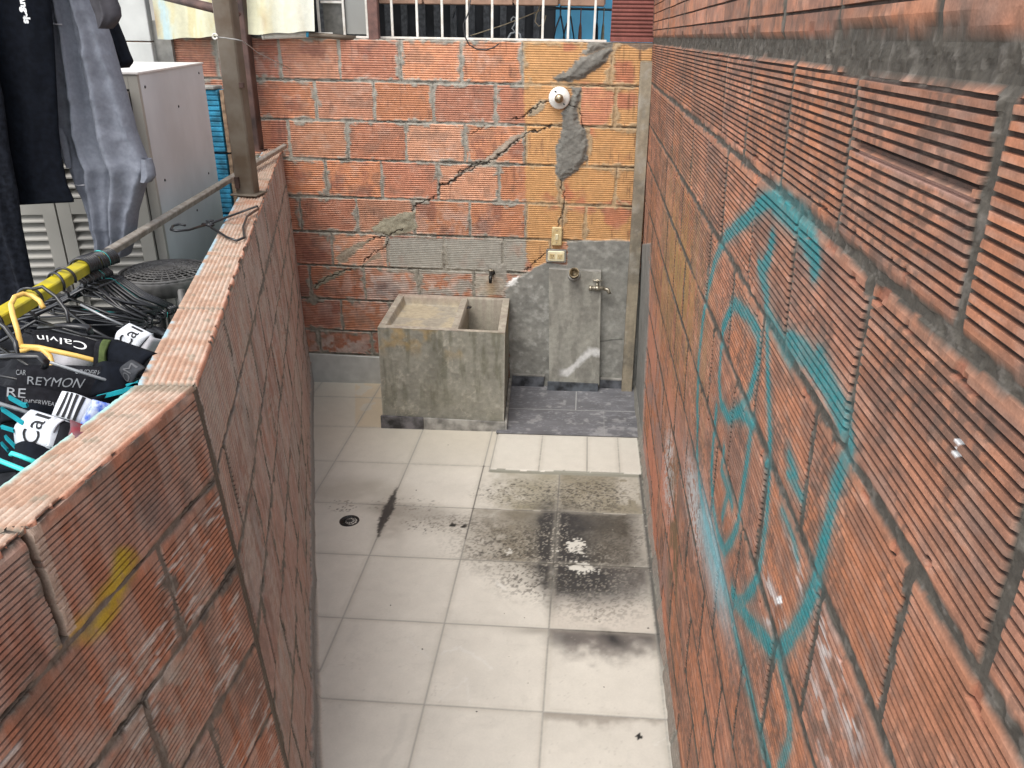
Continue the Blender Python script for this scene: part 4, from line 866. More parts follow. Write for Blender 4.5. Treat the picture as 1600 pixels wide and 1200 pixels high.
# ================================================================ STEEL POSTS, BAR, WIRES
def build_frame():
    c = onz(384, 306, 1.60); px_, py_ = (onz(368, 307, 1.6)+onz(399, 306, 1.6))/2 if False else None, None
    p = (onz(368, 307, 1.6)+onz(399, 305, 1.6))/2
    r = empty('steel_post', (p[0], p[1]+.03, 1.6), 'grey steel box post standing on the half wall next to the black hanger', 'post')
    rz = -.06
    MB().box((p[0], p[1]+.035, 2.25), (.085, .07, 1.3), rz=rz, bev=.006).build('box_section', M_steel, r)
    MB().box((p[0]+.005, p[1]+.03, 1.606), (.13, .12, .008), rz=rz, bev=.002).build('base_plate', M_steel, r)
    m = MB(); m.box((p[0]+.046, p[1]+.0, 2.08), (.018, .02, .02)); m.box((p[0]-.03, p[1]-.005, 1.66), (.02, .012, .05)); m.each('weld_lug', M_rust, r)
    p2 = ony(398, 235, 4.95)
    r = empty('steel_post', (p2[0], 4.98, 1.6), 'dark brown post behind the grey post at the far end of the half wall', 'post')
    MB().box((p2[0]-.01, 4.99, 2.26), (.085, .08, 1.32), bev=.004).build('box_section', M_rust, r); MB().box((p2[0]-.01, 4.985, 1.604), (.12, .11, .006)).build('base_plate', M_rust, r)
    # long drying bar
    A = np.array([-1.42, 1.70]); B = np.array([-1.72, 3.79]); d = (B-A)/2.09  # per metre of Y
    f = lambda Y: A+d*(Y-1.70)
    r = empty('drying_bar', (float(f(2.4)[0]), 2.4, 1.65), 'long square bar for hanging clothes, yellow nearest and bare metal beyond the hangers', 'bar')
    ang = -math.atan2(d[0], d[1])
    def seg(y0, y1, s, m, name, sag=0):
        a, b = f(y0), f(y1); c = (a+b)/2; L = float(np.hypot(*(b-a)))
        MB().box((c[0], c[1], 1.64), (s, L, s), rz=ang, bev=.003, ry=.25).build(name, m, r)
    yl = mat('scuffed_yellow_paint', (.62, .50, .015), .5, var=.25, scale=18, col2=(.40, .34, .05), bump=.2)
    seg(.9, 2.26, .036, yl, 'yellow_sleeve'); seg(2.262, 4.93, .026, mat('bare_grey_metal', (.34, .31, .27), .55, .1, var=.35, scale=30, col2=(.20, .17, .14)), 'bare_bar')
    # wires
    wm = mat('grey_wire', (.30, .29, .27), .5, .3, bump=0); bw = mat('black_cable', (.02, .02, .022), .5, bump=0)
    def wire(pts, rad, m, label, Y=5.0, cat='wire'):
        P = [ony(x, y, Y if np.isscalar(Y) else Y[i]) for i, (x, y) in enumerate(pts)]
        c = P[0]; o = MB().tube([tuple(q) for q in P], rad, 6).build('wire', m, None, off=tuple(c)); o.location = tuple(c); tag(o, label, cat); return o
    wire([(337, 58), (350, 59), (370, 62), (378, 64), (390, 72), (402, 82), (430, 96), (455, 108)], .0025, wm, 'thin pale wire tied round the grey steel post', [3.45, 3.43, 3.42, 3.43, 3.7, 4.2, 4.7, 5.04])
    wire([(735, 0), (732, 20), (724, 38), (726, 56), (733, 70), (745, 77), (760, 78), (772, 74), (780, 68)], .004, bw, 'black cable looping down over the top of the back wall', 5.03, 'cable')
    c = ony(336, 57, 3.44); o = MB().tube([(c[0]+.010*math.cos(a*.5), c[1], c[2]+.010*math.sin(a*.5)) for a in range(13)], .0042, 8).build('wire_ring', M_white, None, off=tuple(c)); o.location = tuple(c); tag(o, 'small white ring on the wire at the left of the grey post', 'ring')
    # slanting brown strut top left
    a, b = ony(268, -3, 4.4), ony(338, 14, 4.0); r = MB().tube([tuple(a+(a-b)*.7), tuple(b+(b-a)*.4)], .022, 4).build('brace', M_rust, None, off=tuple(a)); r.location = tuple(a); tag(r, 'thin dark brown brace slanting across the corrugated sheet', 'brace')
build_frame()

# ================================================================ BEYOND THE BACK WALL
def build_beyond():
    # corrugated translucent sheet
    r = empty('corrugated_sheet', (-2.1, 5.0, 2.3), 'stained cream corrugated roofing sheet above the left of the back wall', 'roofing sheet')
    a, b = ony(243, 62, 5.02), ony(492, 49, 5.20); a = ony(243, 62, 4.95); b = ony(493, 49, 5.0)
    us = np.linspace(0, 1, 160); vs = np.linspace(0, 1, 60); U, V = np.meshgrid(us, vs)
    X = a[0]+(b[0]-a[0])*U-.25*V*(1-U)*.2; Z = a[2]+(b[2]-a[2])*U+.75*V; Y = 4.97+.12*V+.016*np.sin(U*2*math.pi*5.2+.6); Z = Z+.003*np.sin(U*2*math.pi*5.2+2)*(1-V)
    n1 = fbm(X, Z*.3, .06, 4, 800); C = np.empty(X.shape+(3,)); C[:] = (.56, .54, .38); C = mixc(C, (.36, .46, .46), 1-sst(.07, .16, U)); C = mixc(C, (.50, .42, .20), sst(.5, .65, n1)*.6); C = mixc(C, (.62, .62, .56), sst(.6, .9, U)*.6)
    C = mixc(C, (.30, .14, .04), (np.exp(-((X-(-2.66))/.035)**2-((Z-2.33)/.09)**2)+np.exp(-((X+2.13)/.02)**2-((Z-2.33)/.05)**2)*.8+np.exp(-((X+1.95)/.02)**2-((Z-2.35)/.05)**2)*.5)*.8*np.clip(.4+n1, 0, 1))
    o = grid_mesh('sheet', np.stack([X, Y, Z], -1), C, vmat('fibreglass_sheet', rough=.5, grain=.12), r)
    # grey wall panels at the far left
    r = empty('panel_wall', (-3.4, 5.0, 0), 'pale grey panelled wall behind the white cabinet at the far left', 'wall')
    m = mat('pale_panel_paint', (.48, .48, .45), .6, var=.08, scale=5)
    xr = ony(236, 60, 5.0)[0]
    for (z0, z1) in ((0, 1.62), (1.625, 2.225), (2.232, 3.2)): MB().box((xr-.62, 5.06, (z0+z1)/2), (1.2, .06, z1-z0), bev=.004).build('panel', m, r)
    MB().box((xr+.035, 5.09, 1.2), (.11, .04, 2.3)).build('mortar_strip', M_cement, r)
    # pipes on the wall top
    for (q, rad, mm, lab) in (([(413, 57), (470, 55), (520, 55)], .016, M_white, 'white plastic pipe end resting on the wall top below the corrugated sheet'), ([(482, 54), (520, 57), (556, 60)], .015, M_steel, 'dark pipe with a blue green end on the wall top beside the white pipe')):
        P = [tuple(ony(x, y, 5.02+.05*i)) for i, (x, y) in enumerate(q)]; c = P[0]
        r = empty('pipe', c, lab, 'pipe'); MB().tube(P, rad, 12).build('pipe_run', mm, r)
        e = MB(); d = (Vector(P[0])-Vector(P[1])).normalized(); e.tube([Vector(P[0])+d*.0, Vector(P[0])+d*.014], rad*1.12, 14); e.build('pipe_end', M_white if mm is M_white else M_blue, r)
        MB().tube([Vector(P[0])+d*.0142, Vector(P[0])+d*.0152], rad*.6, 12).build('bore', M_black, r)
    # window grille
    r = empty('window_grille', (-.7, 5.17, 2.28), 'white painted steel window bars standing on top of the back wall', 'window grille')
    Y = 5.19; b = MB()
    z0 = ony(700, 61.5, Y)[2]; z1 = 2.95
    xa, xb = ony(495, 60, Y)[0], ony(948, 60, Y)[0]
    MB().box(((xa+xb)/2, Y, z0), (xb-xa, .018, .022), bev=.002).build('rail', M_white, r)
    MB().box(((xa+xb)/2, Y, z1), (xb-xa, .018, .022), bev=.002).build('rail', M_white, r)
    for x in (499, 538, 574, 613, 652, 691, 730, 769, 808, 848, 888, 929):
        X = ony(x, 40, Y)[0]; MB().box((X, Y, (z0+z1)/2), (.014, .013, z1-z0-.024), bev=.0015).build('bar', M_white, r)
    X = (ony(538, 2, Y)[0], ony(574, 2, Y)[0], ony(499, 2, Y)[0]); zz = ony(520, 3, Y)[2]
    MB().box(((X[0]+X[2])/2, Y, zz), (X[0]-X[2]-.015, .012, .014)).build('rail', M_white, r)
    glass = mat('frosted_grey_pane', (.24, .24, .22), .5, var=.06, scale=3); gd = mat('dark_pane', (.05, .052, .05), .25, var=.1)
    # frosted panes to the left
    xg0, xg1 = ony(500, 40, Y)[0], ony(575, 40, Y)[0]
    MB().box(((xg0+ony(538, 40, Y)[0])/2+.012, Y+.02, 2.6), (ony(538, 40, Y)[0]-xg0-.02, .006, .62)).build('pane', mat('brown_grey_pane', (.12, .115, .10), .4), r)
    MB().box(((xg1+ony(538, 40, Y)[0])/2, Y+.02, 2.6), (xg1-ony(538, 40, Y)[0]-.014, .006, .62)).build('pane', glass, r)
    # brown post
    x0 = ony(585, 40, 5.14)[0]; o = MB().box((0, 0, .45), (.062, .05, .94), bev=.003).build('steel_post', mat('maroon_brown_paint', (.13, .06, .045), .5, var=.2), None); o.location = (x0, 5.13, 2.262); tag(o, 'maroon brown post standing on the back wall left of the window bars', 'post')
    # red painted brick pier at the right
    xa, xb = ony(955, 40, 5.10)[0], .50
    joints = [2.76, 2.516, 2.270]; zs, gr, ci = rib_rows(joints, 10, gap=.006); us = np.arange(xa, xb, .006); U, Z = np.meshgrid(us, zs); G = gr[:, None]+0*U
    n1 = fbm(U, Z, .08, 4, 820); C = np.empty(U.shape+(3,)); C[:] = (.22, .075, .06); C *= (.75+.5*n1)[..., None]*(1-.45*G)[..., None]; h = -G*.003
    C = mixc(C, (.10, .06, .05), sst(.35, .45, U)*.6)
    r = empty('brick_pier', ((xa+xb)/2, 5.16, 2.28), 'dark red painted ribbed brick block above the back wall in the right corner', 'brick block')
    grid_mesh('brick_face', np.stack([U, 5.095-h, Z], -1), C, M_brick, r); MB().box(((xa+xb)/2, 5.16, 2.515), (xb-xa-.002, .12, .488)).build('block_core', mat('red_painted_core', (.24, .075, .055), .85), r)
    # room beyond: floor, dark wall, blue wall, ceiling beam
    r = empty('outbuilding', (-.6, 6.8, 0), 'shadowed building with dark slatted and bright blue walls seen through the window bars', 'building')
    xs = ony(868, 30, 6.9)[0]
    b = MB(); b.box((-3.0+(xs+3.0)/2-.0, 6.95, 1.6), (xs+3.0, .08, 3.4)); b.build('dark_wall', mat('shaded_room_wall', (.045, .047, .05), .7, var=.3, scale=3), r)  # near-black colour stands in for the darkness of the room
    MB().box((xs+.9, 6.94, 1.6), (1.8, .08, 3.4)).build('blue_wall', mat('sky_blue_paint', (.10, .40, .62), .6, var=.1, scale=4), r)
    m = MB()
    for i in range(26):
        x = -3.0+i*.135
        if x < xs-.1: m.box((x, 6.88, 1.9), (.05+.03*(i % 3 == 0), .03, 2.6))
    m.build('wall_slat', mat('charcoal_slat', (.085, .088, .092), .6, var=.3), r)
    # brick lintel across the top of the opening
    x0, x1 = ony(594, 5, 5.4)[0], ony(946, 5, 5.4)[0]; zl = ony(760, 8, 5.4)[2]
    b = MB(); n = 5; w = (x1-x0)/n
    for i in range(n): b.box((x0+w*(i+.5), 5.4, zl+.12), (w-.012, .1, .24), bev=.004)
    b.box(((x0+x1)/2, 5.41, zl+.13), (x1-x0, .07, .235)); b.build('lintel', mat('pale_lintel_brick', (.36, .22, .15), .85, var=.25, scale=14, col2=(.24, .15, .10)), r)
    MB().box((-1.2, 6.2, 3.3), (4.4, 1.9, .06)).build('roof', mat('grey_roof', (.2, .2, .19), .8), r)
    # inner clothes line with hangers & things by the blue wall
    zl2 = ony(900, 13, 6.2)[2]; a = ony(866, 13, 6.2); b_ = ony(955, 13, 6.2)
    o = MB().tube([(a[0]-.1, 6.2, zl2), (b_[0]+.3, 6.2, zl2-.01)], .008, 6).build('clothes_line', M_black, None, off=(a[0], 6.2, zl2)); o.location = (a[0], 6.2, zl2); tag(o, 'dark rail with hangers in front of the blue wall', 'rail')
    for (x, w_, col, lab) in ((876, 8, 'b', 'black hanger at the left end of the rail before the blue wall'), (891, 9, 'b', 'black hanger second from the left on the rail before the blue wall')):
        p = ony(x, 14, 6.2); o = MB().tube([(p[0], 6.2, zl2+.015), (p[0], 6.2, zl2-.05), (p[0]-.03, 6.2, zl2-.13), (p[0]-.045, 6.2, zl2-.21), (p[0]+.04, 6.2, zl2-.22), (p[0]+.02, 6.2, zl2-.12), (p[0]+.003, 6.2, zl2-.05)], .006, 6).build('coat_hanger', M_black, None, off=tuple(p)); o.location = tuple(p); tag(o, lab, 'hanger', 'hangers before the blue wall')
    for (x, wp, col, lab) in ((873+2, 6, (.03, .05, .09), None), (908, 9, (.14, .07, .05), 'brown garment folded on a hanger before the blue wall'), (934, 9, (.008, .008, .01), 'black garment hanging before the blue wall'), (944, 8, (.16, .15, .11), 'olive garment at the right end before the blue wall')):
        if lab is None: continue
        p = ony(x, 14, 6.15); w_ = .5*wp*2/190
        m = MB(); z_ = p[2]
        m.tube([(p[0], 6.15, z_+.01), (p[0], 6.15, z_-.09)], .004, 6)
        m.tube([(p[0], 6.15, z_-.08), (p[0], 6.15, z_-.12), (p[0], 6.15, z_-.2), (p[0]+.005, 6.15, z_-.5)], [.01, w_*.75, w_, w_*1.05], 12, flat=.3)
        o = m.build('hanging_garment', cloth_mat('garment_cloth', col), None, off=tuple(p)); o.location = tuple(p); tag(o, lab, 'garment')
    # clear hanger behind the bars
    p = ony(801, 26, 5.5); r = empty('coat_hanger', tuple(p), 'clear plastic hanger hooked behind the window bars', 'hanger'); cm = mat('clear_plastic', (.35, .36, .36), .2, bump=0)
    q = lambda x, y: tuple(ony(x, y, 5.5)); MB().tube([q(799, 33), (q(799, 30)), q(802, 26), q(806, 28), q(805, 36), q(800, 44), q(806, 52)], .005, 6).build('hook', cm, r)
    MB().tube([q(806, 50), q(798, 52), q(793, 62), q(792, 70)], .007, 6).tube([q(806, 50), q(812, 53), q(815, 70)], .007, 6).build('frame', cm, r)
    for (pts, lab) in (([(718, 0), (712, 14), (708, 28)], 'thin wire dangling near the black cable behind the bars'), ([(846, 5), (838, 22), (836, 34), (842, 41), (850, 36), (853, 24)], 'tan looped cord hanging behind the window bars'), ([(735, 56), (790, 38), (850, 14)], 'thin sagging string behind the window bars')):
        P = [ony(x, y, 5.45) for x, y in pts]; o = MB().tube([tuple(v) for v in P], .0035, 6).build('cord', mat('tan_cord', (.30, .24, .15), .7, bump=0) if 'tan' in lab or 'string' in lab else M_black, None, off=tuple(P[0])); o.location = tuple(P[0]); tag(o, lab, 'cord')
    # building far behind, closes the view to the left
    o = MB().box((-3.5, 9.5, 2.4), (12, .3, 5)).build('neighbour_wall', mat('neighbour_render', (.33, .31, .28), .8, var=.2, scale=2), None); o['label'] = 'plain rendered wall of the neighbouring house far behind'; o['category'] = 'wall'
build_beyond()

# ================================================================ CABINET, BRICK STACK, STOOL
def build_yard():
    F = np.array([-1.72, 3.045]); sd_ = np.array([-.234, .972]); ld = np.array([-.972, -.234]); zt = 2.1465
    r = empty('storage_cabinet', (-2.2, 3.5, 0), 'tall off-white cabinet with grey louvred doors beyond the drying bar', 'cabinet')
    W, D = .78, 1.16
    def P(a, b, z): q = F+ld*a+sd_*b; return (q[0], q[1], z)
    def slab(a0, a1, b0, b1, z0, z1, name, m, mb=None, build=True):
        mb = mb or MB(); mb.hexa([P(a1, b0, z0), P(a0, b0, z0), P(a0, b1, z0), P(a1, b1, z0), P(a1, b0, z1), P(a0, b0, z1), P(a0, b1, z1), P(a1, b1, z1)])
        return mb.build(name, m, r) if build else mb
    # side panel tint: lower bluish reflection is real light; keep a plain panel
    slab(0, .012, .03, D, .1, zt-.008, 'side_panel', M_cab); slab(W-.012, W, .03, D, .1, zt-.008, 'side_panel', M_cab); slab(.013, W-.013, D-.01, D, .1, zt-.01, 'back_panel', M_cab)
    slab(-.006, W+.006, -.004, D+.004, zt-.007, zt, 'top_panel', mat('pale_cabinet_top', (.66, .63, .60), .45, var=.05))
    m = MB()
    for (b_, z) in ((.08, 2.09), (.14, 1.72), (1.05, 2.10), (.6, 1.5), (.55, 1.98), (.95, 1.62)): 
        q = P(-.002, b_, z); m.lathe(None, [(.001, -.002), (.006, 0), (.006, .001), (.001, .001)], 8, M=Matrix.Translation(q) @ Matrix.Rotation(R_(90), 4, 'Y'))
    m.each('rivet', M_black, r)
    mb = slab(0, .035, 0, .028, .1, zt-.01, '', None, build=False); slab(W-.035, W, 0, .028, .1, zt-.01, '', None, mb, False); slab(.036, W-.036, 0, .026, zt-.06, zt-.01, '', None, mb, False); mb.build('front_frame', M_cabf, r)
    slab(.036, W-.036, .5, .51, .1, zt-.02, 'inner_shadow_panel', mat('inner_shade_dark', (.10, .095, .09), .8), None)  # added dark sheet standing in for the shade inside the cabinet
    for k in range(2):
        a0 = .04+k*(.352); a1 = a0+.345
        mb = MB(); zz = [(.12, .17), (.86, .92), (1.615, 1.675), (zt-.13, zt-.068)]
        slab(a0, a0+.05, -.018, .004, .12, zt-.068, '', None, mb, False); slab(a1-.05, a1, -.018, .004, .12, zt-.068, '', None, mb, False)
        for (z0, z1) in zz: slab(a0+.0505, a1-.0505, -.017, .003, z0, z1, '', None, mb, False)
        door = mb.build('louvred_door', M_cabf, r)
        lv = MB()
        for (z0, z1) in ((.17, .86), (.92, 1.615), (1.675, zt-.13)):
            n = int((z1-z0)/.036)
            for i in range(n):
                z = z0+(i+.5)*(z1-z0)/n; h = .015
                lv.hexa([P(a1-.0505, -.016, z-h), P(a0+.0505, -.016, z-h), P(a0+.0505, .006, z+h-.006), P(a1-.0505, .006, z+h-.006), P(a1-.0505, -.016, z-h+.006), P(a0+.0505, -.016, z-h+.006), P(a0+.0505, .006, z+h), P(a1-.0505, .006, z+h)])
        lv.build('louvres', M_cabf, door)
        MB().box(P(a1-.025 if k == 0 else a0+.025, -.024, 1.3), (.012, .02, .10), rz=.24).build('handle', M_cabf, door)
    # blue brick stack
    p = ony(340, 235, 4.42); r = empty('brick_stack', (p[0]+.0, 4.42, 0), 'blue painted hollow bricks stacked on end between the cabinet and the grey post', 'brick stack')
    k = MB(); zt2 = ony(338, 141, 4.42)[2]; hole = MB()
    xc = p[0]+.02
    xl, xr = ony(329, 141, 4.42)[0], ony(349, 141, 4.42)[0]
    for i in range(7):
        z1 = zt2-.345*i; z0 = z1-.333
        if z0 < -.1: z0 = max(z0, -.06)
        if z1 < 0: break
        nR = 12; hh = (z1-z0)/nR
        for j in range(nR):
            k.box((p[0]-.12+.055-.012, 4.42+.06, z0+hh*(j+.5)), (.24, .115, hh*.72), bev=.002)
        k.box((p[0]-.12+.055-.012, 4.42+.062, (z0+z1)/2), (.236, .107, z1-z0))
    k.build('brick', M_blue, r)
    e = mat('raw_brick_end', (.33, .22, .14), .9, var=.3); k = MB()
    for i in range(6):
        z1 = zt2-.345*i; z0 = z1-.333
        k.box((p[0]+.065, 4.48, (z0+z1)/2), (.02, .11, z1-z0))
        for j in range(4): hole.box((p[0]+.0765, 4.455, z0+.045+j*.08), (.004, .035, .055)).box((p[0]+.0765, 4.505, z0+.045+j*.08), (.004, .035, .055))
    k.each('brick_end', e, r); hole.each('brick_hole', mat('dark_hole', (.03, .02, .015), .9), r)
    q = MB().box((p[0]-.05, 4.47, zt2+.012), (.16, .12, .02), bev=.006); q.build('mortar_cap', M_cement, r)
    # round plastic stool with lattice top
    c = onz(258, 422, 1.43); c = ony(258, 424, 2.72); cx, cy, cz = c; rad = .158
    r = empty('plastic_stool', (cx, cy, 0), 'round dark grey plastic stool with a lattice seat beyond the hangers', 'stool')
    m = MB()
    for q in range(1, 9):
        rr = rad*q/8; m.tube([(cx+rr*math.cos(a*math.pi/18), cy+rr*math.sin(a*math.pi/18), cz+.016*(1-(q/8)**2)) for a in range(37)], .0032 if q < 8 else .007, 6, cap=False)
    for s in range(32):
        a = s*math.pi/16; st = .3 if s % 2 else .12
        m.tube([(cx+rad*t*math.cos(a), cy+rad*t*math.sin(a), cz+.016*(1-t*t)) for t in (st, .6, .8, 1)], .0032, 6)
    m.lathe((cx, cy, cz+.012), [(.034, -.004), (.034, .004), (.030, .006), (.001, .006)], 20); m.build('seat', M_blackm, r)
    MB().lathe((cx, cy, cz), [(rad+.004, .004), (rad+.008, -.01), (rad+.004, -.06), (rad-.004, -.06), (rad, -.01), (rad, .004)], 40).build('rim', M_blackm, r)
    for i in range(4):
        a = math.pi/4+i*math.pi/2; MB().tube([(cx+(rad-.01)*math.cos(a), cy+(rad-.01)*math.sin(a), cz-.03), (cx+(rad+.03)*math.cos(a), cy+(rad+.03)*math.sin(a), cz-.44)], [.02, .014], 8).build('leg', M_blackm, r)
    # thing the stool stands on
    t = empty('washing_tub', (cx, cy, 0), 'dark plastic drum hidden below the hangers that carries the stool', 'drum')
    MB().lathe((cx, cy, 0), [(.22, -.06), (.25, .0), (.27, cz-.47), (.275, cz-.455), (.26, cz-.45), (.001, cz-.45)], 30).build('drum', M_black, t)
build_yard()

# ================================================================ HANGERS ON THE BAR
def bar_at(Y): return Vector((-1.42-.1435*(Y-1.70), Y, 1.645))
def hanger_parts(root, m, L=.20, drop=.10, hook_r=.030, tw=.0, rad=.0045, style=0):
    """local frame: hook centre at the origin, shoulders along local x"""
    c, s_ = math.cos(tw), math.sin(tw)
    R = lambda x, z, y=0: (x*c-y*s_, x*s_+y*c, z)
    hk = [R(hook_r*math.cos(a), hook_r*math.sin(a)) for a in [math.radians(q) for q in range(-25, 215, 16)]]
    hk += [R(-hook_r*.6, -hook_r*1.0), R(0, -hook_r*1.5), R(0, -hook_r*2.1)]
    a = MB(); a.tube(hk, rad*.9, 8); a.build('hook', m, root, off=(0, 0, 0))
    zt = -hook_r*2.0; zb = zt-drop
    b = MB()
    if style == 0:      # tubular hanger: shoulders, bottom bar, rounded ends
        b.tube([R(-L*.92, zb+.012), R(-L, zb+.004), R(-L*.985, zb-.008), R(-L*.92, zb-.012), R(L*.92, zb-.012), R(L*.985, zb-.008), R(L, zb+.004), R(L*.92, zb+.012)], rad*.85, 8)
        b.tube([R(-L*.92, zb+.012), R(-L*.5, zb+drop*.45), R(-.025, zt), R(.025, zt), R(L*.5, zb+drop*.45), R(L*.92, zb+.012)], rad*1.15, 8)
        b.tube([R(-.035, zt-.004), R(.035, zt-.004)], rad*1.9, 8, flat=.6)
        b.tube([R(-.05, zt-.012), R(-.03, zt-.035), R(.03, zt-.035), R(.05, zt-.012)], rad*.7, 6)
    else:
        b.tube([R(-L*.95, zb+.01), R(-L*.5, zb+drop*.4), R(0, zt), R(L*.5, zb+drop*.4), R(L*.95, zb+.01)], rad, 8)
        b.tube([R(-L*.93, zb), R(L*.93, zb)], rad*.8, 8)
        b.tube([R(-L*.7, zb+.004), R(-L*.72, zb-.02), R(-L*.64, zb-.024)], rad*.7, 6); b.tube([R(L*.7, zb+.004), R(L*.72, zb-.02), R(L*.64, zb-.024)], rad*.7, 6)
    b.build('frame', m, root, off=(0, 0, 0))
def copy_thing(r):
    c = r.copy(); COL.objects.link(c)
    for ch in r.children:
        d = ch.copy(); COL.objects.link(d); d.parent = c
    return c
def build_hangers():
    HZ = .014
    proto = empty('coat_hanger', tuple(bar_at(2.22)), 'black plastic hanger in the tight bunch hooked at the far end of the yellow sleeve', 'hanger', 'black hangers bunched on the bar')
    hanger_parts(proto, M_black)
    for i in range(14):
        o = proto if i == 0 else copy_thing(proto)
        Y = 2.16+i*.0125; p = bar_at(Y); o.location = (p.x, p.y, p.z-.005-.0015*i)
        o.rotation_euler = (random.uniform(-.05, .05), random.uniform(-.03, .10), math.radians(-16+i*1.6+random.uniform(-5, 5)))
    # a looser set behind and around, all alike
    p2 = empty('coat_hanger', tuple(bar_at(2.0)), 'black plastic hanger in the loose row on the yellow part of the bar', 'hanger', 'black hangers in the loose row')
    hanger_parts(p2, M_black, L=.205, drop=.085, style=1)
    sp = [(1.66, -5, .10), (1.84, 14, -.04), (1.98, -16, .06), (2.03, 10, .0), (2.13, 18, .0), (2.145, -12, .02), (1.45, -8, .05)]
    for i, (Y, a, t) in enumerate(sp):
        o = p2 if i == 0 else copy_thing(p2); p = bar_at(Y); o.location = (p.x, p.y, p.z-.004); o.rotation_euler = (.04*math.sin(i*2.3), t, math.radians(a))
    tm = empty('coat_hanger', tuple(bar_at(2.262)), 'turquoise striped hanger hook squeezed among the bunch of black hangers', 'hanger'); hanger_parts(tm, M_teal, rad=.004)
    tm['label'] = 'turquoise hanger squeezed among the bunch of black hangers'; tm.rotation_euler = (0, .02, R_(-4)); tm.location.z -= .016
    # big hooked connector style hangers (flat black bars) seen close
    def tube_px(pts, rad, flat=1.0): return [tuple(ony(x, y, Y)) for (x, y, Y) in pts]
    # yellow hanger
    P = lambda x, y, Y: tuple(ony(x, y, Y))
    y = empty('coat_hanger', P(40, 470, 1.62), 'pale yellow plastic hanger hooked on the yellow part of the bar', 'hanger')
    MB().tube([P(68, 481, 1.74), P(62, 470, 1.75), P(50, 462, 1.76), P(36, 459, 1.75), P(23, 464, 1.72), P(17, 476, 1.68), P(20, 492, 1.64), P(27, 515, 1.62), P(33, 541, 1.60)], .0062, 10).build('hook', M_yplast, y)
    MB().tube([P(33, 541, 1.60), P(60, 543, 1.60), P(120, 556, 1.62), P(199, 576, 1.66)], [.006, .0066, .006, .006], 10).tube([P(186, 572, 1.66), P(189, 580, 1.66), P(192, 585, 1.66)], [.004, .0035, .002], 8)\
        .tube([P(30, 550, 1.60), P(48, 543, 1.60), P(66, 546, 1.60), P(78, 556, 1.60), P(82, 568, 1.59), P(76, 578, 1.58), P(62, 582, 1.57), P(46, 576, 1.56)], .0062, 10).build('frame', M_yplast, y)
    # hanger lying on the wall top
    q = lambda x, yy, z=1.612: tuple(onz(x, yy, z))
    h = empty('coat_hanger', q(330, 350), 'black hanger lying across the top of the half wall beside the grey post', 'hanger')
    MB().tube([q(289, 352, 1.63), q(280, 350, 1.63), q(270, 353, 1.63), q(267, 359, 1.63), q(275, 361, 1.63), q(295, 359, 1.626), q(320, 352, 1.622)], .0048, 8).build('hook', M_black, h)
    MB().tube([q(328, 350), q(350, 341), q(402, 322), q(404, 326), q(386, 338), q(380, 355), q(382, 371), q(370, 376), q(355, 371), q(328, 354)], .0048, 8).tube([q(318, 350), q(332, 352)], .012, 8, flat=.5).tube([q(322, 346), q(334, 345)], .009, 8, flat=.5).build('frame', M_black, h)
    # turquoise hanger low left
    h = empty('coat_hanger', P(30, 720, 1.15), 'bright turquoise hanger at the lower left beside the half wall', 'hanger')
    MB().tube([P(56, 722, 1.15), P(30, 712, 1.15), P(18, 708, 1.15), P(17, 711, 1.15)], .0042, 8).tube([P(-30, 706, 1.15), P(0, 720, 1.15), P(38, 735, 1.15), P(60, 742, 1.14)], .0046, 8).build('frame', M_teal, h)
    MB().tube([P(-30, 706, 1.15), P(-60, 690, 1.15), P(-80, 640, 1.2), P(-70, 620, 1.2)], .004, 8).build('hook', M_teal, h)
    # big near flat black hangers and grey rods drawn through their seen positions
    for (pts, rad, lab, m, fl) in (
        ([(-25, 560, 1.42), (20, 556, 1.42), (62, 556, 1.42), (72, 566, 1.42), (70, 574, 1.42)], .0105, 'wide flat black clip hanger at the left edge under the yellow hanger', M_black, .6),
        ([(62, 512, 1.75), (100, 508, 1.75), (138, 511, 1.75), (142, 522, 1.75)], .011, 'wide flat black clip hanger behind the yellow hanger', M_black, .6)):
        p = [P(*t) for t in pts]; r = empty('clip_hanger', p[1], lab, 'hanger'); MB().tube(p, rad, 10, flat=fl).build('body', m, r)
        a = pts[1]; MB().tube([P(a[0]+8, a[1], a[2]), P(a[0]+4, a[1]-22, a[2]+.02), P(a[0]-12, a[1]-44, a[2]+.05), P(a[0]-34, a[1]-60, a[2]+.05), P(a[0]-50, a[1]-56, a[2]+.04)], .005, 8).build('hook', m, r)
    for (pts, rad, lab) in (([(78, 566, 1.45), (140, 586, 1.5), (208, 607, 1.52)], .0036, 'slim grey metal rod running from the clip hanger to the half wall'),
                            ([(-20, 625, 1.25), (30, 640, 1.3), (44, 645, 1.3)], .004, 'slim grey metal rod at the left edge above the turquoise hanger'),
                            ([(126, 476, 1.85), (165, 496, 1.85), (192, 508, 1.85)], .0034, 'slim grey rod just behind the white waistband by the wall')):
        p = [P(*t) for t in pts]; o = MB().tube(p, rad, 8).build('metal_rod', M_chrome if 0 else mat('grey_rod', (.33, .34, .35), .4, .5, bump=0), None, off=p[0]); o.location = p[0]; tag(o, lab, 'rod')
    # loops of black hooks over the bar close up
    for k, (x, Y) in enumerate(((14, 1.80), (86, 1.93), (134, 2.08))):
        pass
build_hangers()

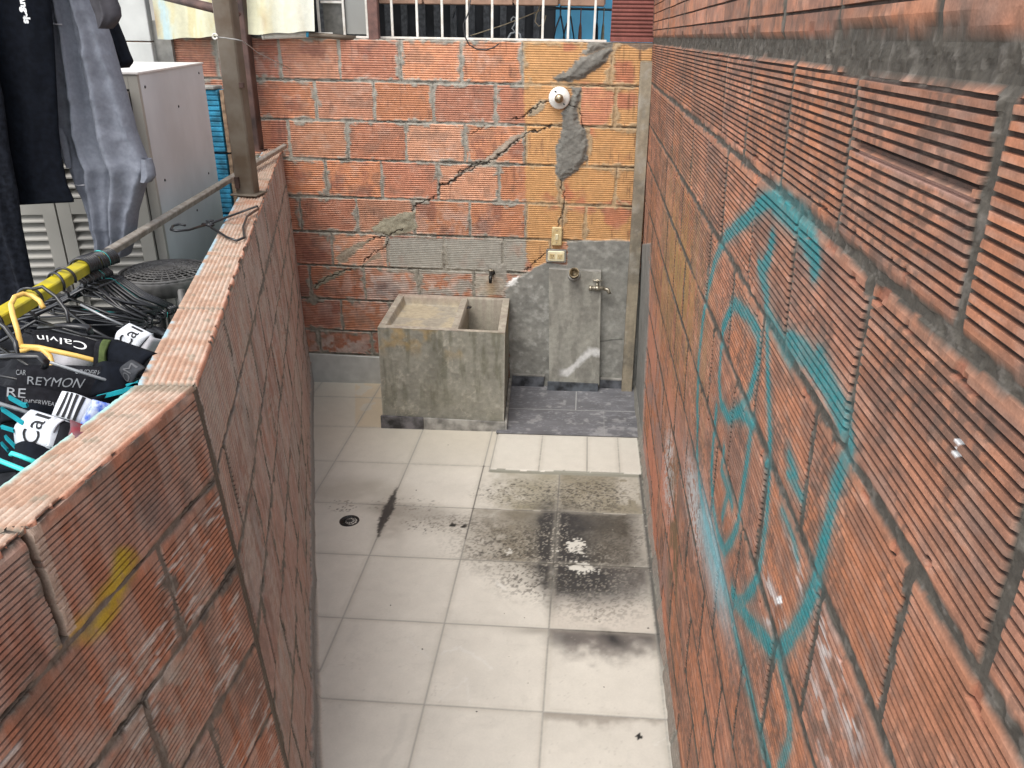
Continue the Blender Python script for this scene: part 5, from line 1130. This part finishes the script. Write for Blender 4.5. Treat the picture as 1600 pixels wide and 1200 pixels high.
# ================================================================ CLOTHES
def garment(name, lab, cat, rows, m, Y, thick, folds, seed, parent=None, up=2.62, wav=.012):
    """rows: (photo y, left x, right x) of the cloth at depth Y; a closed, folded tube of cloth"""
    rnd = np.random.RandomState(seed); n = 120; rings = []
    pts = [(ony((l+r)/2, y, Y)[2], ony(l, y, Y)[0], ony(r, y, Y)[0]) for (y, l, r) in rows]
    pts.sort(key=lambda t: -t[0])
    if up: pts.insert(0, (up, pts[0][1], pts[0][2]))
    zs = np.arange(pts[0][0], pts[-1][0], -.008); zs = np.append(zs, pts[-1][0])
    zz = np.array([p[0] for p in pts])[::-1]; L = np.interp(zs, zz, np.array([p[1] for p in pts])[::-1]); Rr = np.interp(zs, zz, np.array([p[2] for p in pts])[::-1])
    th = np.linspace(0, 2*np.pi, n, endpoint=False); T, Zg = np.meshgrid(th, zs); Lg, Rg = L[:, None], Rr[:, None]
    cx, hw = (Lg+Rg)/2, (Rg-Lg)/2
    ct = np.sign(np.cos(T))*np.abs(np.cos(T))**.8; X = cx+hw*ct
    V = (Zg-zs[-1]); u = ct
    f = 0
    for (pos, wd, amp) in folds: f = f+amp*np.exp(-((u-pos-.08*np.sin(V*5+pos*7))/wd)**2)
    wr = (fbm(X*1.0+seed, Zg*.7, .07, 4, seed)-.5)*wav*2+(1-sst(0, .10, np.abs(fbm(X+.35*Zg+seed, Zg*.8, .09, 3, seed+4)-.5)))*wav*.35
    Y_ = Y-np.sin(T)*thick*(np.abs(np.sin(T))**.0)+(-np.sign(np.sin(T)))*0
    Y_ = Y-np.sin(T)*thick-(f+wr)*(np.sin(T) > 0)+(f*.4)*(np.sin(T) <= 0)
    # slope folds so they lean
    P = np.stack([X, Y_, Zg], -1); nv = len(zs)
    me = bpy.data.meshes.new(name); vs = P.reshape(-1, 3); o0 = np.array(parent_origin(parent)) if parent else vs[0]
    fs = [(i*n+j, i*n+(j+1) % n, (i+1)*n+(j+1) % n, (i+1)*n+j) for i in range(nv-1) for j in range(n)]
    me.from_pydata([tuple(v) for v in vs-o0], [], fs); me.polygons.foreach_set('use_smooth', [True]*len(fs)); me.update()
    o = link(name, me, m, parent)
    if parent is None: o.location = tuple(o0); tag(o, lab, cat)
    return o, P
def text_on(parent, txt, m, origin, ex, ey, size, name='lettering', depth=.0012, shear=0, bold=0, bend=None):
    """flat raised letters: text x runs along ex, up along ey (unit vectors), origin = baseline start"""
    vs, fs = text_pts(txt, size, bold, shear); nrm = Vector(ex).cross(Vector(ey)).normalized(); o = Vector(origin); b = MB()
    def mp(x, y, d):
        if bend is not None: return bend(x, y, d)
        return o+Vector(ex)*x+Vector(ey)*y+nrm*d
    n = len(vs)
    V = [mp(v[0], v[1], depth) for v in vs]; b.add(V, fs)
    return b.build(name, m, parent)
def build_clothes():
    r = empty('t_shirt', tuple(ony(70, 200, 2.5)), 'black t-shirt with white gothic lettering hanging at the upper left', 't-shirt')
    o, P = garment('shirt_body', '', '', [(0, -150, 79), (60, -150, 84), (120, -140, 87), (200, -125, 91), (240, -118, 95), (285, -110, 104), (312, -100, 116), (318, -40, 30)], M_blkc, 2.52, .035, [(.2, .15, .01), (.7, .1, .008)], 3, r, wav=.006)
    # lettering, running downwards
    c0 = ony(27, -46, 2.44); c1 = ony(45, 48, 2.44); ex = (Vector(c1)-Vector(c0)).normalized(); ey = Vector((ex.z*-1, 0, ex.x)); ey = Vector((-ex.z, 0, ex.x))
    L = (Vector(c1)-Vector(c0)).length
    text_on(r, 'Palm Angels', M_letw, tuple(Vector(c0)+Vector((0, -.012, 0))), tuple(ex), tuple(ey), .052*L/.29, bold=.0014)
    # grey sweat garment
    r = empty('sweatshirt', tuple(ony(150, 150, 2.5)), 'washed grey hooded sweatshirt hanging folded and narrow beside the black t-shirt', 'sweatshirt')
    rows = [(0, 78, 150), (60, 84, 172), (110, 87, 186), (180, 90, 206), (205, 91, 212), (240, 96, 226), (262, 110, 236), (290, 118, 226), (330, 140, 214), (370, 152, 209), (398, 158, 200)]
    garment('sweatshirt_body', '', '', rows, M_hood, 2.66, .055, [(-.62, .10, .030), (-.25, .12, .035), (.12, .07, -.035), (.45, .16, .030), (.85, .12, .015)], 11, r, wav=.014)
    garment('cuff', '', '', [(248, 222, 236), (262, 222, 241), (275, 222, 243), (284, 221, 236)], M_hood, 2.60, .02, [(.2, .3, .004)], 13, r, up=None, wav=.004)
    garment('pocket_flap', '', '', [(200, 92, 97), (215, 90, 104), (245, 97, 110), (262, 105, 112)], M_hood, 2.585, .012, [(0, .3, .004)], 14, r, up=None, wav=.003)
    s_ = MB(); s_.tube([tuple(ony(78, 36, 2.575)), tuple(ony(88, 38, 2.57)), tuple(ony(97, 38, 2.575))], .0022, 6).tube([tuple(ony(112, 287, 2.585)), tuple(ony(122, 290, 2.575)), tuple(ony(132, 289, 2.57))], .002, 6); s_.each('seam', M_grc, r)
    # second dark sleeve items
    garment('jacket_sleeve', 'dark charcoal sleeve hanging over the top of the grey sweatshirt', 'sleeve', [(0, 142, 182), (12, 146, 187), (25, 152, 188), (36, 156, 182), (45, 159, 172)], mat('charcoal_cloth', (.045, .042, .048), .9, var=.2, scale=30), 2.5, .03, [(.1, .2, .01)], 17, None, wav=.006)
    garment('shirt_sleeve', 'black sleeve end pointing down between the grey sweatshirt and the white cabinet', 'sleeve', [(20, 150, 178), (40, 168, 184), (60, 178, 192), (80, 184, 199), (95, 188, 206), (100, 189, 204), (106, 191, 197)], M_blkc, 2.76, .03, [(.1, .2, .01)], 18, None, wav=.004)
    garment('trousers', 'dark charcoal trousers hanging at the left edge below the black t-shirt', 'trousers', [(150, -110, 2), (230, -110, 12), (300, -110, 26), (350, -105, 32), (420, -100, 46), (470, -95, 57), (520, -90, 62), (600, -90, 66), (680, -90, 70)], M_navy, 2.42, .05, [(-.3, .2, .02), (.5, .12, .02), (.85, .05, .012)], 21, None, wav=.006)  # legs lengthened below the real hem to darken the gap behind
    # line they hang from
    o = MB().tube([(-3.6, 2.60, 2.60), (-1.9, 2.58, 2.565), (-.9, 2.56, 2.64)], .006, 8).build('clothes_line', M_black, None, off=(-1.9, 2.6, 2.6)); o.location = (-1.9, 2.6, 2.6); tag(o, 'dark line above the picture that carries the hanging clothes', 'clothes line')
    # ------------------------------------------------ underwear on the rack between bar and wall
    def band(root, name, q, m, bulge=.02, th=.006, nx=14, ny=5):
        """q: four (px, py, Y): bottom-left, bottom-right, top-right, top-left as read with the lettering"""
        A, B, C_, D = [Vector(tuple(ony(x, y, Y))) for (x, y, Y) in q]; n = (B-A).cross(D-A).normalized()
        if n.dot(Vector((0, -1, .4))) < 0: n = -n
        def f(u, v, d=0.0): return (A*(1-u)+B*u)*(1-v)+(D*(1-u)+C_*u)*v+n*(bulge*math.sin(math.pi*u)**.7+.002*math.sin(9*u+3*v)+d)
        vs = []; fs = []
        for s_ in (0, -th):
            for j in range(ny+1):
                for i in range(nx+1): vs.append(f(i/nx, j/ny, s_))
        N = (nx+1)*(ny+1); ix = lambda i, j, s_: s_*N+j*(nx+1)+i
        for j in range(ny):
            for i in range(nx):
                fs.append((ix(i, j, 0), ix(i+1, j, 0), ix(i+1, j+1, 0), ix(i, j+1, 0))); fs.append((ix(i, j, 1), ix(i, j+1, 1), ix(i+1, j+1, 1), ix(i+1, j, 1)))
        for i in range(nx): fs.append((ix(i, 0, 0), ix(i, 0, 1), ix(i+1, 0, 1), ix(i+1, 0, 0))); fs.append((ix(i, ny, 0), ix(i+1, ny, 0), ix(i+1, ny, 1), ix(i, ny, 1)))
        for j in range(ny): fs.append((ix(0, j, 0), ix(0, j+1, 0), ix(0, j+1, 1), ix(0, j, 1))); fs.append((ix(nx, j, 0), ix(nx, j, 1), ix(nx, j+1, 1), ix(nx, j+1, 0)))
        b = MB(); b.add(vs, fs, True); o = b.build(name, m, root); return o, f, (A-B).length, (A-D).length
    def word(parent, f, W, H, txt, m, x0=.08, x1=.92, y0=.25, hgt=.5, bold=0, flip=False):
        vs, fs = text_pts(txt, 1.0, bold); xs = [v[0] for v in vs]; ys = [v[1] for v in vs]; a, b_ = min(xs), max(xs); c, d = min(0, min(ys)), max(ys)
        V = []
        for v in vs:
            u = x0+(v[0]-a)/(b_-a)*(x1-x0); w_ = y0+(v[1]-c)/(d-c)*hgt
            if flip: u, w_ = 1-u, 1-w_
            V.append(f(u, w_, .0016))
        bb = MB(); bb.add(V, fs); return bb.build('lettering', m, parent)
    def brief(lab, bq, bm, txts, bodyq, bodym, bodyname='cloth_body', bulge=.016, stripes=None):
        c = ony(bq[0][0], bq[0][1], bq[0][2]); r = empty('underwear', tuple(c), lab, 'underwear', 'underwear drying beside the half wall')
        o, f, W, H = band(r, 'waistband', bq, bm, bulge)
        for t in txts: word(o, f, W, H, *t)
        if stripes:
            for k in range(stripes):
                u0 = .22+k*.17; b = MB(); N = 10
                vs = [f(u0+dx, .02+.96*j/N, .0015) for j in range(N+1) for dx in (0, .085)]; b.add(vs, [(2*j, 2*j+1, 2*j+3, 2*j+2) for j in range(N)]); b.build('stripe', M_letk, o)
        for q, m in zip(bodyq, bodym): band(r, bodyname, q, m, .022, .012, 20, 8)
        return r, o, f
    blue = mat('blue_white_stripes', (.03, .10, .50), .9, bump=0, scale=70, col2=(.55, .6, .7)); olive = cloth_mat('olive_elastic', (.075, .10, .035)); dkg = cloth_mat('dark_grey_elastic', (.045, .047, .052)); blk = M_blkc
    redg = cloth_mat('grey_red_jersey', (.12, .10, .11), .4, 20, (.22, .03, .04))
    brief('white waistband lettered Cal on pale grey underwear, nearest the middle of the half wall', [(214, 551, 1.76), (238, 522, 1.77), (201, 505, 1.80), (179, 535, 1.78)], M_wband, [('Cal', M_letk, .10, .98, .30, .50, .0)],
          [[(214, 552, 1.765), (232, 562, 1.76), (256, 532, 1.77), (236, 521, 1.775)]], [M_grc])
    brief('black waistband lettered Calvin the wrong way up, behind the yellow hanger', [(150, 533, 1.74), (48, 519, 1.74), (56, 540, 1.70), (146, 560, 1.70)], M_bband, [('Calvin', M_letw, .10, .90, .30, .44, .0)],
          [[(60, 545, 1.68), (150, 562, 1.68), (128, 580, 1.66), (80, 574, 1.66)]], [M_grc])
    brief('black underwear with a dark olive stripe, between the two waistbands lettered Cal and OM', [(150, 585, 1.62), (152, 532, 1.66), (178, 530, 1.66), (176, 590, 1.62)], M_bband, [],
          [[(160, 584, 1.615), (162, 530, 1.65), (172, 531, 1.65), (170, 586, 1.615)], [(178, 592, 1.62), (176, 530, 1.66), (238, 552, 1.60), (228, 590, 1.56)]], [olive, blk])
    brief('dark grey waistband lettered OM at the edge of the half wall', [(212, 605, 1.50), (226, 575, 1.50), (204, 562, 1.53), (194, 592, 1.53)], dkg, [('OM', mat('dim_print', (.10, .10, .105), .8, bump=0), .10, .95, .22, .55, .0)],
          [], [])
    brief('wide black waistband lettered REYMON UNDERWEAR in grey, under the yellow hanger', [(28, 612, 1.46), (150, 624, 1.50), (190, 574, 1.54), (25, 570, 1.50)], M_bband, [('REYMON', M_letg, .12, .74, .27, .30, .0), ('UNDERWEAR', M_letg, .60, .985, .72, .15, .0), ('CAR', M_letg, .0, .10, .60, .20, 0)],
          [[(60, 635, 1.45), (160, 640, 1.48), (215, 604, 1.50), (150, 622, 1.49)], [(140, 625, 1.50), (195, 612, 1.5), (200, 570, 1.55), (150, 570, 1.56)]], [blk, blk], bulge=.004)
    brief('black waistband lettered RE and UNDERWEAR below the REYMON one', [(8, 632, 1.36), (92, 640, 1.40), (96, 612, 1.43), (10, 602, 1.40)], M_bband, [('RE', M_letg, .02, .36, .35, .5, .0), ('UNDERWEAR', M_letg, .30, .98, .06, .24, .0)],
          [[(0, 660, 1.34), (90, 662, 1.38), (95, 640, 1.40), (5, 632, 1.37)]], [blk], bulge=.006)
    brief('white waistband with black bars over blue striped cloth, second nearest the corner', [(80, 650, 1.36), (131, 664, 1.36), (147, 626, 1.39), (97, 611, 1.40)], M_wband, [], [[(131, 664, 1.355), (150, 672, 1.34), (176, 632, 1.36), (147, 625, 1.385)]], [blue], stripes=4)
    brief('white waistband lettered Cal on black underwear, nearest the camera above the half wall', [(82, 704, 1.24), (99, 656, 1.26), (47, 640, 1.30), (25, 697, 1.28)], M_wband, [('Cal', M_letk, .12, .98, .28, .46, .0)],
          [[(20, 735, 1.22), (90, 740, 1.20), (83, 703, 1.24), (24, 696, 1.275)]], [blk])
    brief('black and white edged grey underwear squeezed between the barred and the nearest waistband', [(88, 700, 1.24), (112, 700, 1.22), (118, 664, 1.27), (100, 655, 1.28)], M_bband, [], [[(86, 702, 1.236), (92, 701, 1.233), (103, 657, 1.276), (99, 655, 1.28)], [(112, 696, 1.22), (140, 690, 1.20), (136, 666, 1.25), (118, 663, 1.27)]], [M_wband, redg])
    # turquoise striped black cloths at left
    tq = mat('turquoise_stripe_cloth', (.0, .30, .36), .8, bump=0); 
    r = empty('patterned_cloth', tuple(ony(10, 680, 1.3)), 'black cloth with turquoise stripes at the left edge below the waistbands', 'cloth')
    o, f, W, H = band(r, 'cloth', [(-60, 745, 1.22), (40, 735, 1.24), (120, 640, 1.42), (-60, 590, 1.5)], blk, .01, .01, 20, 20)
    for (pts, w_) in (([(12, 622), (34, 634), (40, 634)], 5), ([(0, 640), (18, 652), (36, 664)], 5), ([(0, 668), (20, 674)], 4), ([(6, 684), (22, 700)], 5), ([(0, 694), (10, 705)], 4), ([(150, 622), (190, 612), (215, 598)], 5), ([(196, 603), (215, 600)], 3)):
        Y = 1.27 if pts[0][0] < 100 else 1.47; v = []
        for i, (x, y) in enumerate(pts): v += [tuple(ony(x, y-w_*.6, Y)), tuple(ony(x+2, y+w_*.6, Y))]
        n = len(pts); vb = [(a, b+.006, c) for (a, b, c) in v]
        m = MB(); m.add(v+vb, [(2*i, 2*i+1, 2*i+3, 2*i+2) for i in range(n-1)]+[(2*n+2*i+2, 2*n+2*i+3, 2*n+2*i+1, 2*n+2*i) for i in range(n-1)]+[(2*i+2, 2*n+2*i+2, 2*n+2*i, 2*i) for i in range(n-1)]+[(2*i+1, 2*n+2*i+1, 2*n+2*i+3, 2*i+3) for i in range(n-1)])
        m.build('stripe', tq, o)
    # heap of dark laundry below, in a crate-like basket
    r = empty('laundry_basket', (-1.45, 1.6, .0), 'black plastic laundry basket full of dark clothes under the hangers', 'basket')
    m = MB(); m.lathe((-1.42, 1.75, 0), [(.28, -.05), (.36, 1.18), (.375, 1.20), (.36, 1.21), (.34, 1.19), (.27, 0)], 30); m.build('tub', M_black, r)
    us = np.linspace(-1, 1, 60); U, V = np.meshgrid(us, us); rr = np.clip(np.hypot(U, V), 0, 1); P = np.stack([-1.42+U*.34, 1.75+V*.34, 1.14+.10*(1-rr**3)+(fbm(U, V, .35, 4, 900)-.5)*.16], -1)
    me_ = np.empty(U.shape+(3,)); me_[:] = (.008, .009, .012)
    grid_mesh('heap_of_clothes', P, me_, vmat('dark_laundry', rough=.95), r)
    r = empty('dark_filler_tub', (-1.60, 2.16, .0), 'added black tub and heap that darken the gap below the bunch of hangers', 'tub')  # tub and black heap added to darken the gap between the hangers
    m = MB(); m.lathe((-1.60, 2.16, 0), [(.26, -.05), (.31, 1.32), (.325, 1.34), (.31, 1.35), (.295, 1.33), (.25, 0)], 30); m.build('tub', M_black, r)
    P = np.stack([-1.60+U*.295, 2.16+V*.295, 1.30+.10*(1-rr**3)+(fbm(U, V, .3, 4, 930)-.5)*.14], -1)
    grid_mesh('heap_of_clothes', P, me_, vmat('black_filler_heap', rough=.95), r)
build_clothes()

# ================================================================ GRIT ON THE FLOOR
def build_grit():
    rnd = random.Random(5); b = MB()
    spots_ = [(930, 968, .008), (936, 973, .006), (875, 702, .006), (700, 690, .004), (650, 760, .004), (812, 708, .004), (980, 930, .004), (1012, 985, .006), (1020, 905, .005), (530, 790, .006), (780, 667, .008), (660, 1010, .004), (745, 1110, .004), (610, 940, .004)]
    for i in range(46): spots_.append((rnd.gauss(870, 110), rnd.gauss(870, 90), rnd.uniform(.0015, .0035)))
    for i in range(30): spots_.append((1006+rnd.uniform(0, 12)+rnd.uniform(0, 40)*0, rnd.uniform(760, 900), rnd.uniform(.002, .006)))
    for (x, y, r) in spots_:
        p = onz(x, y, 0); z = fz(p[0], p[1])
        if p[0] > .44: continue
        vs = []; 
        for k in range(6):
            a = k*math.pi/3+rnd.uniform(-.3, .3); q = r*rnd.uniform(.7, 1.4); vs.append((p[0]+q*math.cos(a), p[1]+q*math.sin(a), z+.0005))
        for k in range(6): x0, y0, z0 = vs[k]; vs.append((p[0]+(x0-p[0])*.6, p[1]+(y0-p[1])*.6, z+r*rnd.uniform(.4, .7)))
        b.add(vs, [(k, (k+1) % 6, 6+(k+1) % 6, 6+k) for k in range(6)]+[(6, 7, 8, 9, 10, 11)])
    o = b.build('floor_grit', mat('mortar_crumbs', (.42, .39, .33), .9, col2=(.10, .09, .08), scale=9, bump=0)); tag(o, 'crumbs of mortar and soot scattered over the stained tiles', 'grit', kind='stuff')
build_grit()
